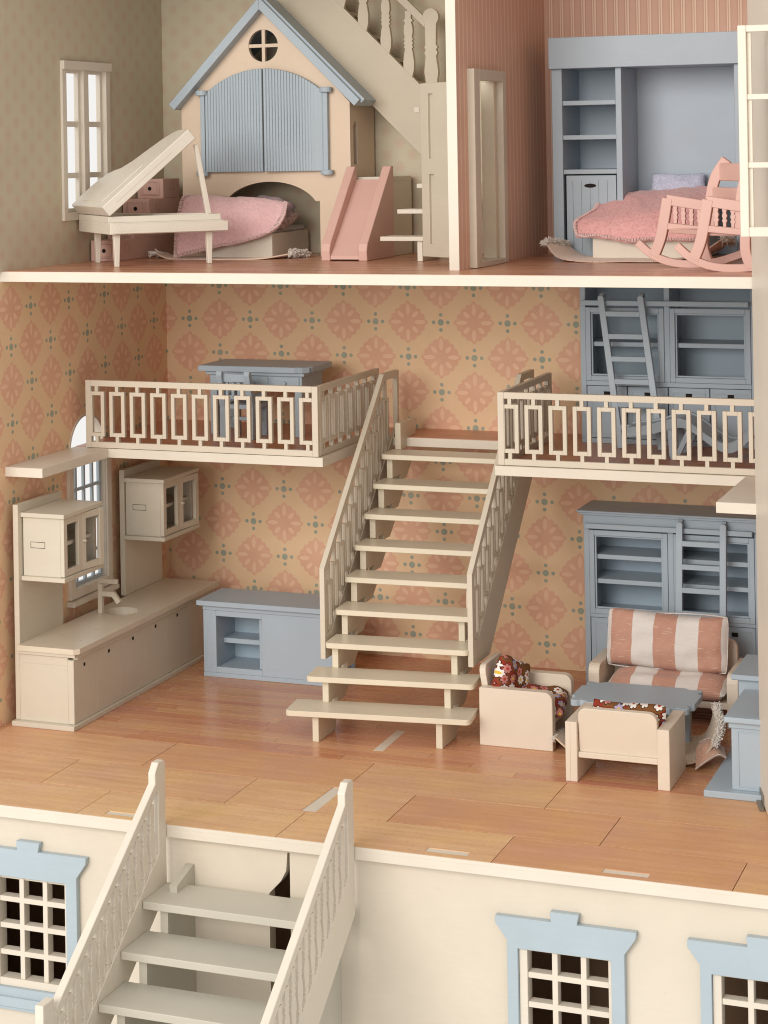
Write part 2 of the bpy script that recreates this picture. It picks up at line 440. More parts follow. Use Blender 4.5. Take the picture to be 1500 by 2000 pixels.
# --- mezzanine: one U-shaped board
mz = [(0, 0), (0, -36.9), (4.42, -36.9), (4.42, -22.92), (29.77, -22.92), (29.77, -7.0), (48.74, -7.0), (48.74, -23.15), (74.1, -23.15), (74.1, -37.4), (78.6, -37.4), (78.6, 0)]
obj('mezzanine_floor', G().prism(mz, 'z', HM - 1.0, HM - 0.02, 0.03), CREAM, house)
cov = [(0, 0), (0, -22.3), (29.2, -22.3), (29.2, -6.85), (49.3, -6.85), (49.3, -22.5), (78.6, -22.5), (78.6, 0)]
obj('mezzanine_floor_covering', G().prism(cov, 'z', HM - 0.02, HM + 0.015), FLOOR_MZ, house)

# --- ground floor: slab, inlaid planks, cream slots
floor = obj('ground_floor', bx(-16, 100, -59.7, 0, -1.1, -0.3, 0.03), CREAM, house)
obj('floor_edge', bx(-16, 100, -59.72, -59.62, -0.34, -0.02, 0.01), CREAM, floor)
obj('underlay', bx(-15.95, 99.95, -59.6, 0, -0.3, -0.28, 0), paint('joint_shadow_brown', (0.10, 0.045, 0.022), 0.8), floor)
SLOTS = [[(39.6, -52.7), (41.0, -52.7), (41.05, -45.75), (39.9, -45.75)], [(23.3, -58.9), (26.9, -58.9), (26.9, -58.05), (23.3, -58.05)],
         [(53.5, -58.85), (57.2, -58.85), (57.2, -57.95), (53.5, -57.95)], [(68.7, -58.95), (72.5, -58.95), (72.5, -58.05), (68.7, -58.05)]]
rows = [(-59.68, -53.0, [-18.0, 1.4, 20.8, 40.2, 59.55, 79.4, 99.9]), (-53.0, -45.5, [-6.0, 13.3, 32.2, 47.9, 66.96, 86.0, 99.9]), (-45.5, -38.0, [-15.9, 0.5, 19.95, 41.0, 59.98, 79.9, 99.9])]
for y0, y1, js in rows:
    for a, b2 in zip(js[:-1], js[1:]):
        hs = [h for h in SLOTS if a < h[0][0] < b2 and y0 < h[0][1] < y1]
        if hs:
            obj('plank', G().prism([(a + 0.035, y0 + 0.07), (b2 - 0.035, y0 + 0.07), (b2 - 0.035, y1 - 0.09), (a + 0.035, y1 - 0.09)], 'z', 0.0, -0.278, 0, hs), PLANK_OUT, floor); continue
        obj('plank', bx(max(a, -15.9) + 0.035, b2 - 0.035, y0 + 0.07, y1 - 0.09, -0.278, random.uniform(-0.012, 0.0), 0.006), PLANK_OUT, floor)
yy = -38.0; k = 0
while yy < -0.01:
    y1 = min(yy + (1.62 if k % 3 else 1.4), 0.0)
    xx = -random.uniform(0, 12)
    while xx < 79:
        L = random.uniform(13, 24); a, b2 = max(xx, 0.0 if yy > -37.6 else -3.0), min(xx + L, 78.6 if yy > -37.6 else 99)
        if b2 - a > 0.5: obj('floor_strip', bx(a + 0.012, b2 - 0.012, yy + 0.022, y1 - 0.022, -0.278, random.uniform(-0.006, 0.0), 0.005), PLANK_IN, floor)
        xx += L
    yy = y1; k += 1
for pts in SLOTS: obj('inlaid_slot', G().prism(pts, 'z', -0.27, -0.06), CREAM, floor)
obj('inlaid_slot', G().prism([(39.4, -34.4), (40.4, -34.3), (40.25, -27.45), (39.3, -27.5)], 'z', -0.05, 0.012), CREAM, floor)

# --- basement facade with window holes and a slit doorway
def wrect(x0): return [(x0 + 1.9, -17.3), (x0 + 9.9, -17.3), (x0 + 9.9, -7.0), (x0 + 1.9, -7.0)]
WX = [9.66, 59.68, 75.66]
door_hole = [(39.1, -34), (39.1, -5.3), (40.2, -4.15), (40.72, -3.2), (40.86, -1.6), (41.07, -1.6), (41.04, -34)]
obj('basement_wall', G().prism([(-16, -38), (100, -38), (100, -1.1), (-16, -1.1)], 'y', -58.6, -57.4, 0, [wrect(x) for x in WX] + [door_hole]), FACADE, house)
obj('basement_inner_wall', bx(-16, 100, -38, -37, -38, -1.1, 0), BASEM, house)
obj('basement_floor', bx(-16, 100, -57.4, -37, -38.6, -38, 0), BASEM, house)
obj('basement_side_wall', bx(-17, -16, -58.6, -37, -38, -1.1, 0), BASEM, house)
obj('basement_side_wall', bx(100, 101, -58.6, -37, -38, -1.1, 0), BASEM, house)

def facade_window(x0, dz):
    win = obj('facade_window', G().prism([(p[0] + x0, p[1] + dz) for p in
        [(1.0, -19.0), (1.0, -6.35), (0.0, -5.0), (0.0, -4.45), (4.78, -4.45), (4.70, -3.62), (7.12, -3.62), (6.95, -4.45), (11.86, -4.45), (11.80, -5.0), (10.85, -6.35), (10.85, -19.0)]],
        'y', -59.25, -58.6, 0.03, [[(x0 + 1.9, -17.0 + dz), (x0 + 9.75, -17.0 + dz), (x0 + 9.75, -6.95 + dz), (x0 + 1.9, -6.95 + dz)]]), BLUEW, house)
    obj('sill', bx(x0 + 0.75, x0 + 11.1, -59.55, -58.6, -18.6 + dz, -17.75 + dz), BLUEW, win)
    fr = obj('inner_frame', bx(x0 + 1.92, x0 + 2.62, -58.9, -57.6, -17.0 + dz, -6.96 + dz), CREAM, win)
    obj('inner_frame', bx(x0 + 9.42, x0 + 9.74, -58.9, -57.6, -17.0 + dz, -6.96 + dz), CREAM, win)
    obj('inner_frame', bx(x0 + 2.62, x0 + 9.42, -58.9, -57.6, -17.0 + dz, -16.3 + dz), CREAM, win)
    obj('inner_frame', bx(x0 + 2.62, x0 + 9.42, -58.9, -57.6, -7.12 + dz, -6.96 + dz, 0.02), CREAM, win)
    for i in (1, 2): obj('lattice_bar', bx(x0 + 2.25 + 2.42 * i, x0 + 2.72 + 2.42 * i, -58.75, -57.8, -16.3 + dz, -7.12 + dz, 0.03), CREAM, win)
    for j in (1, 2, 3): obj('lattice_bar', bx(x0 + 2.62, x0 + 9.42, -58.74, -57.82, -7.0 - 2.42 * j + dz, -6.53 - 2.42 * j + dz, 0.03), CREAM, win)
for x, dz in zip(WX, (0.35, 0.0, 0.0)): facade_window(x, dz)

# --- arched kitchen window on the left wall
kw = obj('kitchen_window', G().frame(-24.5, -15.05, 9.85, 25.4, 1.0, 0.0, 0.42, 0.03, 'x'), CREAM, house)
obj('outer_bead', G().frame(-23.75, -15.85, 10.6, 25.4, 0.3, -0.9, 0.16, 0.02, 'x'), CREAM, kw)
obj('sill', bx(0.0, 1.0, -24.9, -14.7, 9.2, 9.75), CREAM, kw)
obj('sash', G().frame(-23.5, -16.1, 10.85, 25.3, 0.42, -0.75, -0.35, 0.03, 'x'), BLUEW, kw)
for i in (1, 2, 3): obj('glazing_bar', bx(-0.72, -0.38, -23.5 + 1.85 * i - 0.17, -23.5 + 1.85 * i + 0.17, 11.3, 24.9, 0.03), BLUEW, kw)
for z in (14.0, 17.6, 21.3): obj('glazing_bar', bx(-0.71, -0.39, -23.1, -16.5, z, z + 0.34, 0.03), BLUEW, kw)
# arch reveal above the shelf
rev = [(-23.8 + 0.0, HM)] + [(a, b) for a, b in arc(-19.8, 25.8, 4.0, 172, 8, 14)] + [(-15.8, HM)]
inn = [(-19.8 + 3.55 * math.cos(R(t)), 25.8 + 3.55 * math.sin(R(t))) for t in range(10, 171, 10)]
obj('arch_reveal', G().prism(arc(-19.8, 25.8, 4.0, 9, 171, 18) + list(reversed(arc(-19.8, 25.8, 3.72, 9, 171, 18))), 'x', -1.0, 0.05), CREAM, kw)

# --- playroom window on the upper left wall
pw = obj('playroom_window', G().frame(-24.35, -13.65, 51.35, 68.95, 0.9, -1.0, 0.28, 0.03, 'x'), CREAM, house)
obj('head', bx(0.0, 0.55, -24.4, -13.6, 68.0, 68.95), CREAM, pw)
obj('mullion', bx(-0.95, 0.2, -19.55, -18.45, 52.2, 68.1, 0.03), CREAM, pw)
for ya, yb in ((-23.45, -19.55), (-18.45, -14.55)):
    sh = obj('sash', G().frame(ya, yb, 52.25, 68.05, 0.42, -0.85, -0.3, 0.03, 'x'), IVORY, pw)
    for z in (56.0, 61.7): obj('glazing_bar', bx(-0.83, -0.32, ya + 0.42, yb - 0.42, z, z + 0.6, 0.03), IVORY, sh)

# --- interior doorway frame and open door leaf
df = obj('door_frame', G().box(47.9, 48.75, -27.75, -26.0, HU + 0.05, 66.5).box(47.9, 48.75, -18.35, -17.2, HU + 0.05, 66.5).box(47.9, 48.75, -26.0, -18.35, 65.4, 66.5), RAILP, house)
obj('threshold', bx(47.0, 48.72, -26.0, -18.35, HU + 0.02, HU + 0.55), RAILP, df)
obj('inner_stop', G().box(46.6, 48.0, -19.1, -18.36, HU + 0.55, 65.4), STAIR, df)
M = Matrix.Translation((46.75, -25.9, 0)) @ Matrix.Rotation(R(147.5), 4, 'Z')
leaf = obj('door_leaf', G().prism([(0, HU + 0.95), (5.7, HU + 0.95), (5.7, 65.3), (0, 65.3)], 'y', 0.0, 0.8, 0.04,
    [[(3.7, 57.6), (4.5, 57.6), (4.5, 64.2), (3.7, 64.2)], [(3.7, 48.9), (4.5, 48.9), (4.5, 56.0), (3.7, 56.0)]], M=M), DOORP, house)
obj('door_panel', G().box(3.7, 4.5, 0.15, 0.5, 57.6, 64.2, 0, M=M).box(3.7, 4.5, 0.15, 0.5, 48.9, 56.0, 0, M=M), DOORP, leaf)

# --- opened front panel at the right with its casement
ang = math.atan2(-3.27, 1.03)
M = Matrix.Translation((77.62, -37.15, 0)) @ Matrix.Rotation(ang, 4, 'Z')
fp = obj('open_front_panel', bx(0, 34, 0.0, 1.0, 0.15, 84, 0.05, M=M), CREAM, house)
obj('hinge', G().box(0.1, 2.6, -0.10, 0.0, 0.1, 1.1, 0.02, M=M).box(0.3, 3.4, -0.5, -0.1, -0.02, 0.25, 0.02, M=M), METAL, fp)
M = Matrix.Translation((79.5, -52.0, 0)) @ Matrix.Rotation(R(4), 4, 'Z')
cs = obj('casement', G().box(0, 0.7, 0, 0.75, 50.95, 68.3, 0.05, M=M), IVORY, fp)
obj('casement_rail', bx(0.7, 3.2, 0.02, 0.73, 50.95, 51.75, 0.05, M=M), IVORY, cs)
obj('casement_rail', bx(0.7, 3.2, 0.02, 0.73, 67.75, 68.3, 0.05, M=M), IVORY, cs)
for z in (56.6, 62.2): obj('glazing_bar', bx(0.7, 3.2, 0.1, 0.6, z, z + 0.45, 0.03, M=M), IVORY, cs)
obj('casement_bead', bx(0.7, 1.05, 0.35, 0.7, 51.75, 67.75, 0.02, M=M), IVORY, cs)

# ================================================================== RAILINGS
def ring_mesh(wd, ht, bar, depth, stub):
    g = G(); g.frame(-wd / 2, wd / 2, 0, ht, bar, -depth / 2, depth / 2, 0.03)
    g.box(-0.19, 0.19, -depth / 2 + 0.002, depth / 2 - 0.002, ht, ht + stub, 0); g.box(-0.19, 0.19, -depth / 2 + 0.002, depth / 2 - 0.002, -stub, 0, 0)
    return g
def railing(name, label, x0, x1, loc, rotz, n, first, mat=RAILP, group='mezzanine railings'):
    """straight railing along local x from 0; z 0..7.4"""
    t = thing(name, label, 'railing', loc, rotz, group)
    L = x1 - x0
    obj('top_rail', bx(0.66, L - 0.66, -0.25, 0.25, 6.75, 7.4, 0.03), mat, t, local=True)
    obj('bottom_rail', bx(0.66, L - 0.66, -0.25, 0.25, 0.02, 0.66, 0.03), mat, t, local=True)
    for a in (0, L - 0.66): obj('post', bx(a, a + 0.66, -0.27, 0.27, 0.02, 7.4, 0.03), mat, t, local=True)
    base = None
    for i in range(n):
        if base is None: base = obj('baluster', ring_mesh(1.87, 4.92, 0.42, 0.44, 0.62), mat, t, local=True, smooth=None)
        else:
            c = base.copy(); COL.objects.link(c); c.parent = t; base_loc = None; base2 = c
        (base if i == 0 else base2).location = Vector((first + 2.51 * i, 0, 1.25)) * CM
    return t
railing('railing', 'long beige railing along the front of the left mezzanine', 1.6, 29.25, (1.6, -22.55, HM), 0, 11, 1.33)
railing('railing', 'short beige railing beside the stairs on the left mezzanine', 0, 17.4, (29.0, -22.25, HM), R(90), 7, 1.18)
railing('railing', 'long beige railing along the front of the right mezzanine', 49.0, 78.5, (49.0, -22.55, HM), 0, 12, 1.25)
railing('railing', 'short shaded beige railing beside the stairs on the right mezzanine', 0, 17.4, (49.3, -22.25, HM), R(90), 7, 1.18)

# ================================================================== BIG STAIRCASE
st = thing('staircase', 'cream open-tread staircase with nine steps rising to the mezzanine landing', 'staircase', (39.5, -20, 0))
RISE, RUN = 2.77, 2.72
angs = [7.0, 6.6, 4.6, 3.4, 2.8, 2.0, 1.2, 0.2, 0.0]
for i in range(9):
    zt = 3.22 + RISE * i; yf = -34.75 + RUN * i + (0.2 if i > 5 else 0)
    wide = {0: (30.2, 48.9, 4.3), 1: (31.35, 48.5, 4.0)}.get(i, (32.3, 47.25, 3.9))
    M = Matrix.Translation((wide[0], yf, 0)) @ Matrix.Rotation(R(angs[i]), 4, 'Z')
    L = wide[1] - wide[0]
    g = G().prism(rrect(0, L, 0, wide[2], 0.5, '1100', 4), 'z', zt - 0.55, zt, 0.05, M=M)
    obj('tread', g, STAIR, st)
# saw-tooth stringers: one board under each tread end
for xs in (32.95, 45.4):
    for i in range(10):
        zt = 3.22 + RISE * i - 0.55; off = math.tan(R(angs[min(i, 8)])) * (xs - 32)
        yf = -34.75 + RUN * i + 1.15 + off + (0.2 if i > 5 else 0)
        zb = 0 if i == 0 else 3.22 + RISE * (i - 1)
        if i == 9: zb, zt = 3.22 + RISE * 8, 3.22 + RISE * 8 + 2.9
        obj('stringer', G().prism([(yf, zb + 0.003), (yf + 4.3, zb + 0.003), (yf + 5.4, zt - 0.003), (yf, zt - 0.003)], 'x', xs - 0.33, xs + 0.33, 0.03), STAIR, st)
        if i < 9 and i > 0:
            obj('stringer', G().prism([(yf + 2.3, zb - 0.6), (yf + 4.4, zb - 0.6), (yf + 7.0, zt - 0.6), (yf + 3.9, zt)], 'x', xs - 0.31, xs + 0.31, 0.0), STAIR, st)
def stair_rail(xc, z0, label):
    t = thing('stair_railing', label, 'railing', (xc, -20, z0), 0, 'railings of the big staircase')
    h = 0.26
    top = [(-27.7, 16.0), (-9.75, 33.85), (-5.0, 33.85), (-5.0, 33.1), (-9.45, 33.1), (-27.05, 15.6)]
    P = lambda pts: [(a, b + z0) for a, b in pts]
    obj('top_rail', G().prism(P(top), 'x', xc - h - .02, xc + h + .02, 0.03), RAILP, t)
    obj('post', G().prism(P([(-27.7, 6.75), (-27.7, 16.0), (-27.05, 15.6), (-27.05, 6.75)]), 'x', xc - h - .01, xc + h + .01, 0.03), RAILP, t)
    obj('post', G().prism(P([(-5.6, 26.6), (-5.6, 33.1), (-5.0, 33.1), (-5.0, 26.6)]), 'x', xc - h, xc + h, 0.03), RAILP, t)
    obj('bottom_rail', G().prism(P([(-27.05, 6.75), (-22.3, 6.75), (-5.0, 23.4), (-5.0, 27.6), (-7.6, 26.3), (-25.9, 9.3), (-27.05, 9.3)]), 'x', xc - h, xc + h, 0.03), RAILP, t)
    rg = G(); wd = 1.42; ht = 5.0
    rg.frame(-wd / 2, wd / 2, 0, ht, 0.34, -h + 0.04, h - 0.04, 0.02, 'y'); rg.box(-0.17, 0.17, -h + .06, h - .06, ht, ht + 2.1, 0).box(-0.17, 0.17, -h + .06, h - .06, -1.2, 0, 0)
    base = None
    for i in range(11):
        y = -26.1 + 1.72 * i; zc = 10.7 + 1.66 * i
        if base is None: base = obj('baluster', rg, RAILP, t, local=True); o = base
        else: o = base.copy(); COL.objects.link(o); o.parent = t
        o.rotation_euler = (0, 0, R(90)); o.location = Vector((0, y + 20, zc - 1.2)) * CM
    return t
stair_rail(31.45, -0.1, 'beige openwork railing on the left side of the big staircase')
stair_rail(47.35, 0.3, 'beige openwork railing on the right side of the big staircase')

# ================================================================== TERRACE STAIRS (foreground)
fs = thing('terrace_stairs', 'foreground stairs with greige treads and cream turned balustrades down from the terrace', 'staircase', (38.6, -66, -12))
def side_panel(x0, x1):
    # profile in y,z
    xa, xb = x0, x1
    K = 0.72
    tz = lambda y: 4.75 + (y + 60.9) * K                        # top slope line
    pn = obj('balustrade', G().prism([(-59.85, -5.6), (-59.85, 5.55), (-60.15, 5.8), (-61.1, 5.8), (-61.75, 5.05), (-61.75, tz(-61.75)), (-78.6, tz(-78.6)), (-79.0, -7.0), (-80.0, -7.0), (-80.0, -24), (-78.3, -24), (-78.3, tz(-78.3) - 0.85),
                                      (-61.5, tz(-61.5) - 0.85), (-61.3, 3.3), (-61.3, -2.2), (-61.9, -3.0), (-77.8, -3.0 - 15.9 * K), (-78.3, -24), (-77.2, -24), (-77.2, -5.6 - 17.2 * K), ], 'x', xa, xb, 0.0), CREAM, fs) if False else None
    g = G()
    g.prism([(-59.85, -5.6), (-59.85, 5.55), (-60.15, 5.8), (-61.1, 5.8), (-61.75, 5.05), (-61.75, 3.6), (-61.2, 3.6), (-61.2, -3.7)], 'x', xa, xb, 0.05)
    post = obj('top_post', g, CREAM, fs)
    obj('hand_rail', G().prism([(-61.2, tz(-61.2)), (-61.2, tz(-61.2) - 1.0), (-79.2, tz(-79.2) - 1.0), (-79.2, tz(-79.2))], 'x', xa - .01, xb + .01, 0.05), CREAM, fs)
    obj('side_string', G().prism([(-59.86, -5.6), (-61.2, -2.0), (-79.2, -2.0 - 18.0 * K), (-79.2, -5.6 - 19.3 * K), ], 'x', xa - .005, xb + .005, 0.05), CREAM, fs)
    obj('bottom_post', bx(xa - 0.04, xb + 0.04, -80.9, -79.2, -24, -7.2, 0.12, seg=2), CREAM, fs)
    # turned balusters cut from the board
    H = 5.4 - 1.0 + 0.6
    prof = [(0.30, 0), (0.30, 0.55), (0.22, 0.7), (0.42, 0.85), (0.22, 1.0), (0.36, 1.5), (0.5, 2.3), (0.44, 3.0), (0.26, 3.5), (0.44, 3.7), (0.28, 3.9), (0.42, 4.1), (0.28, 4.3), (0.36, 4.7), (0.36, 5.6)]
    pl = [(-a, b) for a, b in prof] + [(a, b) for a, b in reversed(prof)]
    base = None
    for i in range(13):
        y = -62.3 - 1.31 * i
        if base is None:
            gg = G().prism([(a, b) for a, b in pl], 'x', -(xb - xa) / 2 + 0.04, (xb - xa) / 2 - 0.04, 0.02)
            base = obj('baluster', gg, CREAM, fs, local=True); o = base
        else: o = base.copy(); COL.objects.link(o); o.parent = fs
        o.location = Vector(((xa + xb) / 2 - 38.6, y + 66, -2.35 + (y + 61.2) * K + 12)) * CM
side_panel(29.22, 29.90); side_panel(46.90, 47.58)
for i in range(6):
    zt = -4.95 - 2.76 * i; yf = -64.6 - 3.93 * i
    obj('tread', G().prism(rrect(29.92, 46.88, yf, yf + 4.75, 0.22, '1100', 3), 'z', zt - 0.66, zt, 0.05), GREIGE, fs)
saw = [(-58.62, -34.0), (-58.62, -3.6), (-59.0, -3.6), (-62.0, -4.35), (-62.0, -5.62)]
for i in range(6):
    yf = -64.6 - 3.93 * i + 0.85; zt = -4.95 - 2.76 * i - 0.665
    saw += [(yf, zt), (yf, zt - 2.09)] + ([(yf - 3.93 + 4.7, zt - 2.10), (yf - 3.93 + 4.7, zt - 2.76)] if False else [])
    if i < 5: saw += [(yf - 0.1, zt - 2.10), (yf - 0.1, zt - 2.755)]
saw += [(saw[-1][0], -34.0)]
for xs in (31.6, 45.3): obj('stringer', G().prism(saw, 'x', xs - 0.36, xs + 0.36, 0.0), GREIGE, fs)

# ================================================================== SOFT THINGS
def pillow(w, d, t, nu=22, nv=16, seed=0, pinch=0.25):
    """closed cushion, width w (local x), height d (local z), thickness t (local y), centred"""
    rnd = random.Random(seed); ph = [rnd.uniform(0, 6.28) for _ in range(6)]
    g = G()
    def f(side):
        def fn(a, b):
            u, v = a * 2 - 1, b * 2 - 1
            e = max(0.0, (1 - abs(u) ** 4)) ** 0.45 * max(0.0, (1 - abs(v) ** 3)) ** 0.45
            wr = 0.06 * math.sin(5 * u + ph[0] + 2 * v) + 0.05 * math.sin(7 * v + ph[1] - 3 * u) + 0.04 * math.sin(11 * u * v + ph[2])
            px = 1 - pinch * 0.22 * (1 - abs(v) ** 3) * 1.0; pz = 1 - pinch * 0.26 * (1 - abs(u) ** 3)
            cr = 1 - 0.075 * (abs(u) * abs(v)) ** 3.5; return Vector((u * w / 2 * px * cr, side * t / 2 * e * (1 + wr * 1.6), v * d / 2 * pz * cr + 0.05 * d * math.sin(3 * u + ph[3]) * 0.4))
        return fn
    g.grid(f(-1), nu, nv); g.grid(f(1), nu, nv)
    bmesh.ops.remove_doubles(g.bm, verts=g.bm.verts, dist=0.004); bmesh.ops.recalc_face_normals(g.bm, faces=g.bm.faces)
    return g
def piping(w, d, seed, r=0.07, pinch=0.25):
    pts = []
    n = 60
    for i in range(n + 1):
        t = 4 * i / n; k = int(t) % 4; f = (t % 1) * 2 - 1
        u, v = ((f, -1), (1, f), (-f, 1), (-1, -f))[k]
        px = 1 - pinch * 0.22 * (1 - abs(v) ** 3); pz = 1 - pinch * 0.26 * (1 - abs(u) ** 3)
        cr = 1 - 0.075 * (abs(u) * abs(v)) ** 3.5; pts.append((u * w / 2 * px * cr, 0, v * d / 2 * pz * cr + 0.02 * d * math.sin(3 * u + random.Random(seed).uniform(0, 0))))
    return G().tube(pts, r, 6)
def lerp(a, b, t): return a + (b - a) * t
def catmull(P, t):
    n = len(P) - 1; x = min(max(t, 0), 0.99999) * n; i = int(x); f = x - i
    p0, p1, p2, p3 = P[max(i - 1, 0)], P[i], P[min(i + 1, n)], P[min(i + 2, n)]
    return tuple(0.5 * ((2 * b) + (c - a) * f + (2 * a - 5 * b + 4 * c - d) * f * f + (-a + 3 * b - 3 * c + d) * f ** 3) for a, b, c, d in zip(p0, p1, p2, p3))
def sheet(rows, nu, nv, thick, wr=0.0, seed=1):
    """smooth sheet through rows of control points"""
    rnd = random.Random(seed); ph = [rnd.uniform(0, 6.3) for _ in range(6)]
    def fn(a, b):
        col = [Vector(catmull([tuple(p) for p in r], a)) for r in rows]
        p = Vector(catmull([tuple(c) for c in col], b))
        k = wr * (math.sin(9 * a + 5 * b + ph[0]) + 0.6 * math.sin(17 * a - 8 * b + ph[1]) + 0.5 * math.sin(13 * b + 6 * a + ph[2]) + 0.35 * math.sin(31 * a + 11 * math.sin(7 * b + ph[3])) + 0.3 * math.sin(27 * b + 9 * math.sin(9 * a + ph[4])))
        return p + Vector((0.3 * k, -0.5 * k, 0.8 * k))
    return fn
def stitches(fn, edges, n, r=0.06, out=0.28):
    """whip stitches along the given edges of a sheet"""
    g = G(); e = 0.012
    for ed in edges:
        for i in range(n):
            t = (i + 0.5) / n; dt = 0.25 / n
            q = {'u0': lambda s, d: fn(d, s), 'u1': lambda s, d: fn(1 - d, s), 'v0': lambda s, d: fn(s, d), 'v1': lambda s, d: fn(s, 1 - d)}[ed]
            a = q(t, 0.0); b = q(min(1, t + dt), 0.055); c = q(min(1, t + 2.2 * dt), 0.0)
            up = Vector((0, -0.10, 0.09))
            g.tube([a + up, (a + b) / 2 + up * 1.4, b + up, (b + c) / 2 + up * 1.3, c + up], r, 5)
    return g
def fringe(pts, dirs, n, length, r=0.045, seed=3, spread=0.5):
    rnd = random.Random(seed); g = G()
    for i in range(n):
        t = (i + rnd.random()) / n
        p = Vector(catmull(pts, t)); d = Vector(catmull(dirs, t)).normalized()
        L = length * rnd.uniform(0.6, 1.25)
        j = lambda s: Vector((rnd.uniform(-s, s), rnd.uniform(-s, s), rnd.uniform(-s, s)))
        d1 = (d + j(spread)).normalized(); d2 = (d1 + j(spread) + Vector((0, 0, -0.25))).normalized()
        g.tube([p, p + d1 * L * 0.5, p + d1 * L * 0.5 + d2 * L * 0.5], [r, r * 0.95, r * 0.6], 5)
    return g

# ================================================================== KITCHEN
kt = thing('kitchen_counter', 'long beige kitchen counter with round sink hole and two backboards on the left wall', 'kitchen counter', (4.5, -21, 0))
obj('plinth', bx(0.9, 8.2, -37.9, -4.6, 0.0, 0.5), BEIGE, kt)
obj('cabinet_body', bx(1.5, 7.2, -37.2, -4.9, 0.5, 6.4), BEIGE, kt)
obj('cabinet_end', bx(1.5, 7.2, -37.2, -36.6, 6.4, 7.35), BEIGE, kt)
fr = obj('front_panel', G().box(7.2, 7.9, -37.25, -4.85, 0.52, 7.05), BEIGE, kt)
for y, z in ((-35.06, 6.17), (-29.87, 6.28), (-24.53, 6.34), (-19.27, 6.43), (-14.0, 6.47), (-8.8, 6.5)):
    obj('finger_hole', G().box(7.89, 7.93, y - 0.17, y + 0.17, z - 0.17, z + 0.17, 0), DARK, fr)
for y in (-32.4, -27.2, -21.9, -16.6, -11.4): obj('drawer_seam', bx(7.895, 7.908, y - 0.02, y + 0.02, 0.6, 7.0, 0), BEIGE, fr)
obj('apron', bx(1.55, 8.15, -37.45, -36.9, 7.35, 7.75), BEIGE, kt); obj('apron', bx(7.6, 8.15, -36.9, -4.7, 7.05, 7.75), BEIGE, kt)
# worktop with a round hole
hole = [(4.75 + 1.9 * math.cos(R(a)), -21.2 + 1.9 * math.sin(R(a))) for a in range(0, 360, 12)]
out = [(1.6, -4.5), (1.6, -37.7), (8.15, -37.7), (8.62, -37.2), (8.62, -4.5)]
obj('worktop', G().prism(out, 'z', 7.75, 8.3, 0.0, [hole]), paint('worktop_paint', (0.74, 0.64, 0.50), 0.3, 0.4), kt)
def bowl(a, b):
    t = a * 2 * math.pi; r = (1.9, 1.85, 1.7, 1.3, 0.7, 0.02); z = (8.29, 7.7, 7.2, 6.85, 6.7, 6.65)
    k = b * 5; i = min(int(k), 4); f = k - i
    rr = lerp(r[i], r[i + 1], f); return Vector((4.75 + rr * math.cos(t), -21.2 + rr * math.sin(t), lerp(z[i], z[i + 1], f)))
obj('sink_bowl', G().grid(bowl, 28, 10), BEIGE, kt, smooth=40)
def wall_cab(y0, y1, nm):
    bd = obj('backboard', bx(1.0, 1.6, y0 - 0.4 if y0 > -20 else y0 - 0.9, y1 + 0.3, 0.52 if nm else 8.3, 22.6), BEIGE, kt)
wall_cab(-36.3, -28.6, True); wall_cab(-14.0, -5.6, False)
def wallcabinet(y0, y1, label, open_ang):
    t = thing('wall_cabinet', label, 'cabinet', (4, (y0 + y1) / 2, 14.8), 0, 'kitchen wall cabinets')
    obj('top_board', bx(1.62, 6.75, y0 - 0.35, y1 + 0.35, 21.3, 21.75), BEIGE, t)
    obj('bottom_board', bx(1.62, 6.75, y0 - 0.35, y1 + 0.35, 14.75, 15.2), BEIGE, t)
    s1 = obj('side_panel', bx(1.7, 6.1, y0, y0 + 0.45, 15.2, 21.3), BEIGE, t)
    obj('tenon', G().frame(2.6, 4.3, 18.1, 18.75, 0.03, y0 - 0.012, y0, 0).frame(2.63, 4.27, 18.13, 18.72, 0.02, y0 - 0.004, y0, 0), DARK, s1)
    obj('side_panel', bx(1.7, 6.1, y1 - 0.45, y1, 15.2, 21.3), BEIGE, t)
    obj('back_panel', bx(1.62, 1.75, y0 + 0.45, y1 - 0.45, 15.2, 21.3, 0), BEIGE, t)
    obj('shelf', bx(1.8, 5.7, y0 + 0.46, y1 - 0.46, 18.1, 18.5), BEIGE, t)
    w = (y1 - y0) / 2 - 0.05
    for k in (0, 1):
        ya = y0 + 0.02 + k * (w + 0.06); M = Matrix.Translation((6.1, ya, 0)) @ Matrix.Rotation(R(open_ang[k]), 4, 'Z')
        g = G(); 
        g.box(0.0, 0.42, 0, 0.7, 15.25, 21.25, 0.03, M=M).box(0.0, 0.42, w - 0.7, w, 15.25, 21.25, 0.03, M=M)
        g.box(0.01, 0.41, 0.7, w - 0.7, 15.25, 15.95, 0.03, M=M).box(0.01, 0.41, 0.7, w - 0.7, 20.55, 21.25, 0.03, M=M)
        d = obj('cabinet_door', g, BEIGE, t)
        if k: obj('knob', G().tube([(6.5, ya + 0.25, 18.3), (6.85, ya + 0.25, 18.3)], 0.16, 8), BEIGE, d)
wallcabinet(-36.4, -28.9, 'beige wall cabinet nearest the viewer with framed doors, above the counter front', (0, -9))
wallcabinet(-14.2, -5.9, 'shaded beige wall cabinet in the kitchen corner under the mezzanine', (0, -5))
fc = thing('tap', 'small angular beige tap standing behind the round sink', 'tap', (3.0, -22.6, 8.3))
obj('column', bx(2.75, 3.25, -22.9, -22.35, 8.3, 11.6), BEIGE, fc)
obj('lever', bx(2.8, 5.1, -22.85, -22.4, 11.62, 12.1), BEIGE, fc)
obj('spout', G().prism([(3.25, 10.75), (4.7, 10.75), (5.5, 9.75), (5.05, 9.45), (4.45, 10.2), (3.25, 10.2)], 'y', -22.85, -22.4, 0.03), BEIGE, fc)

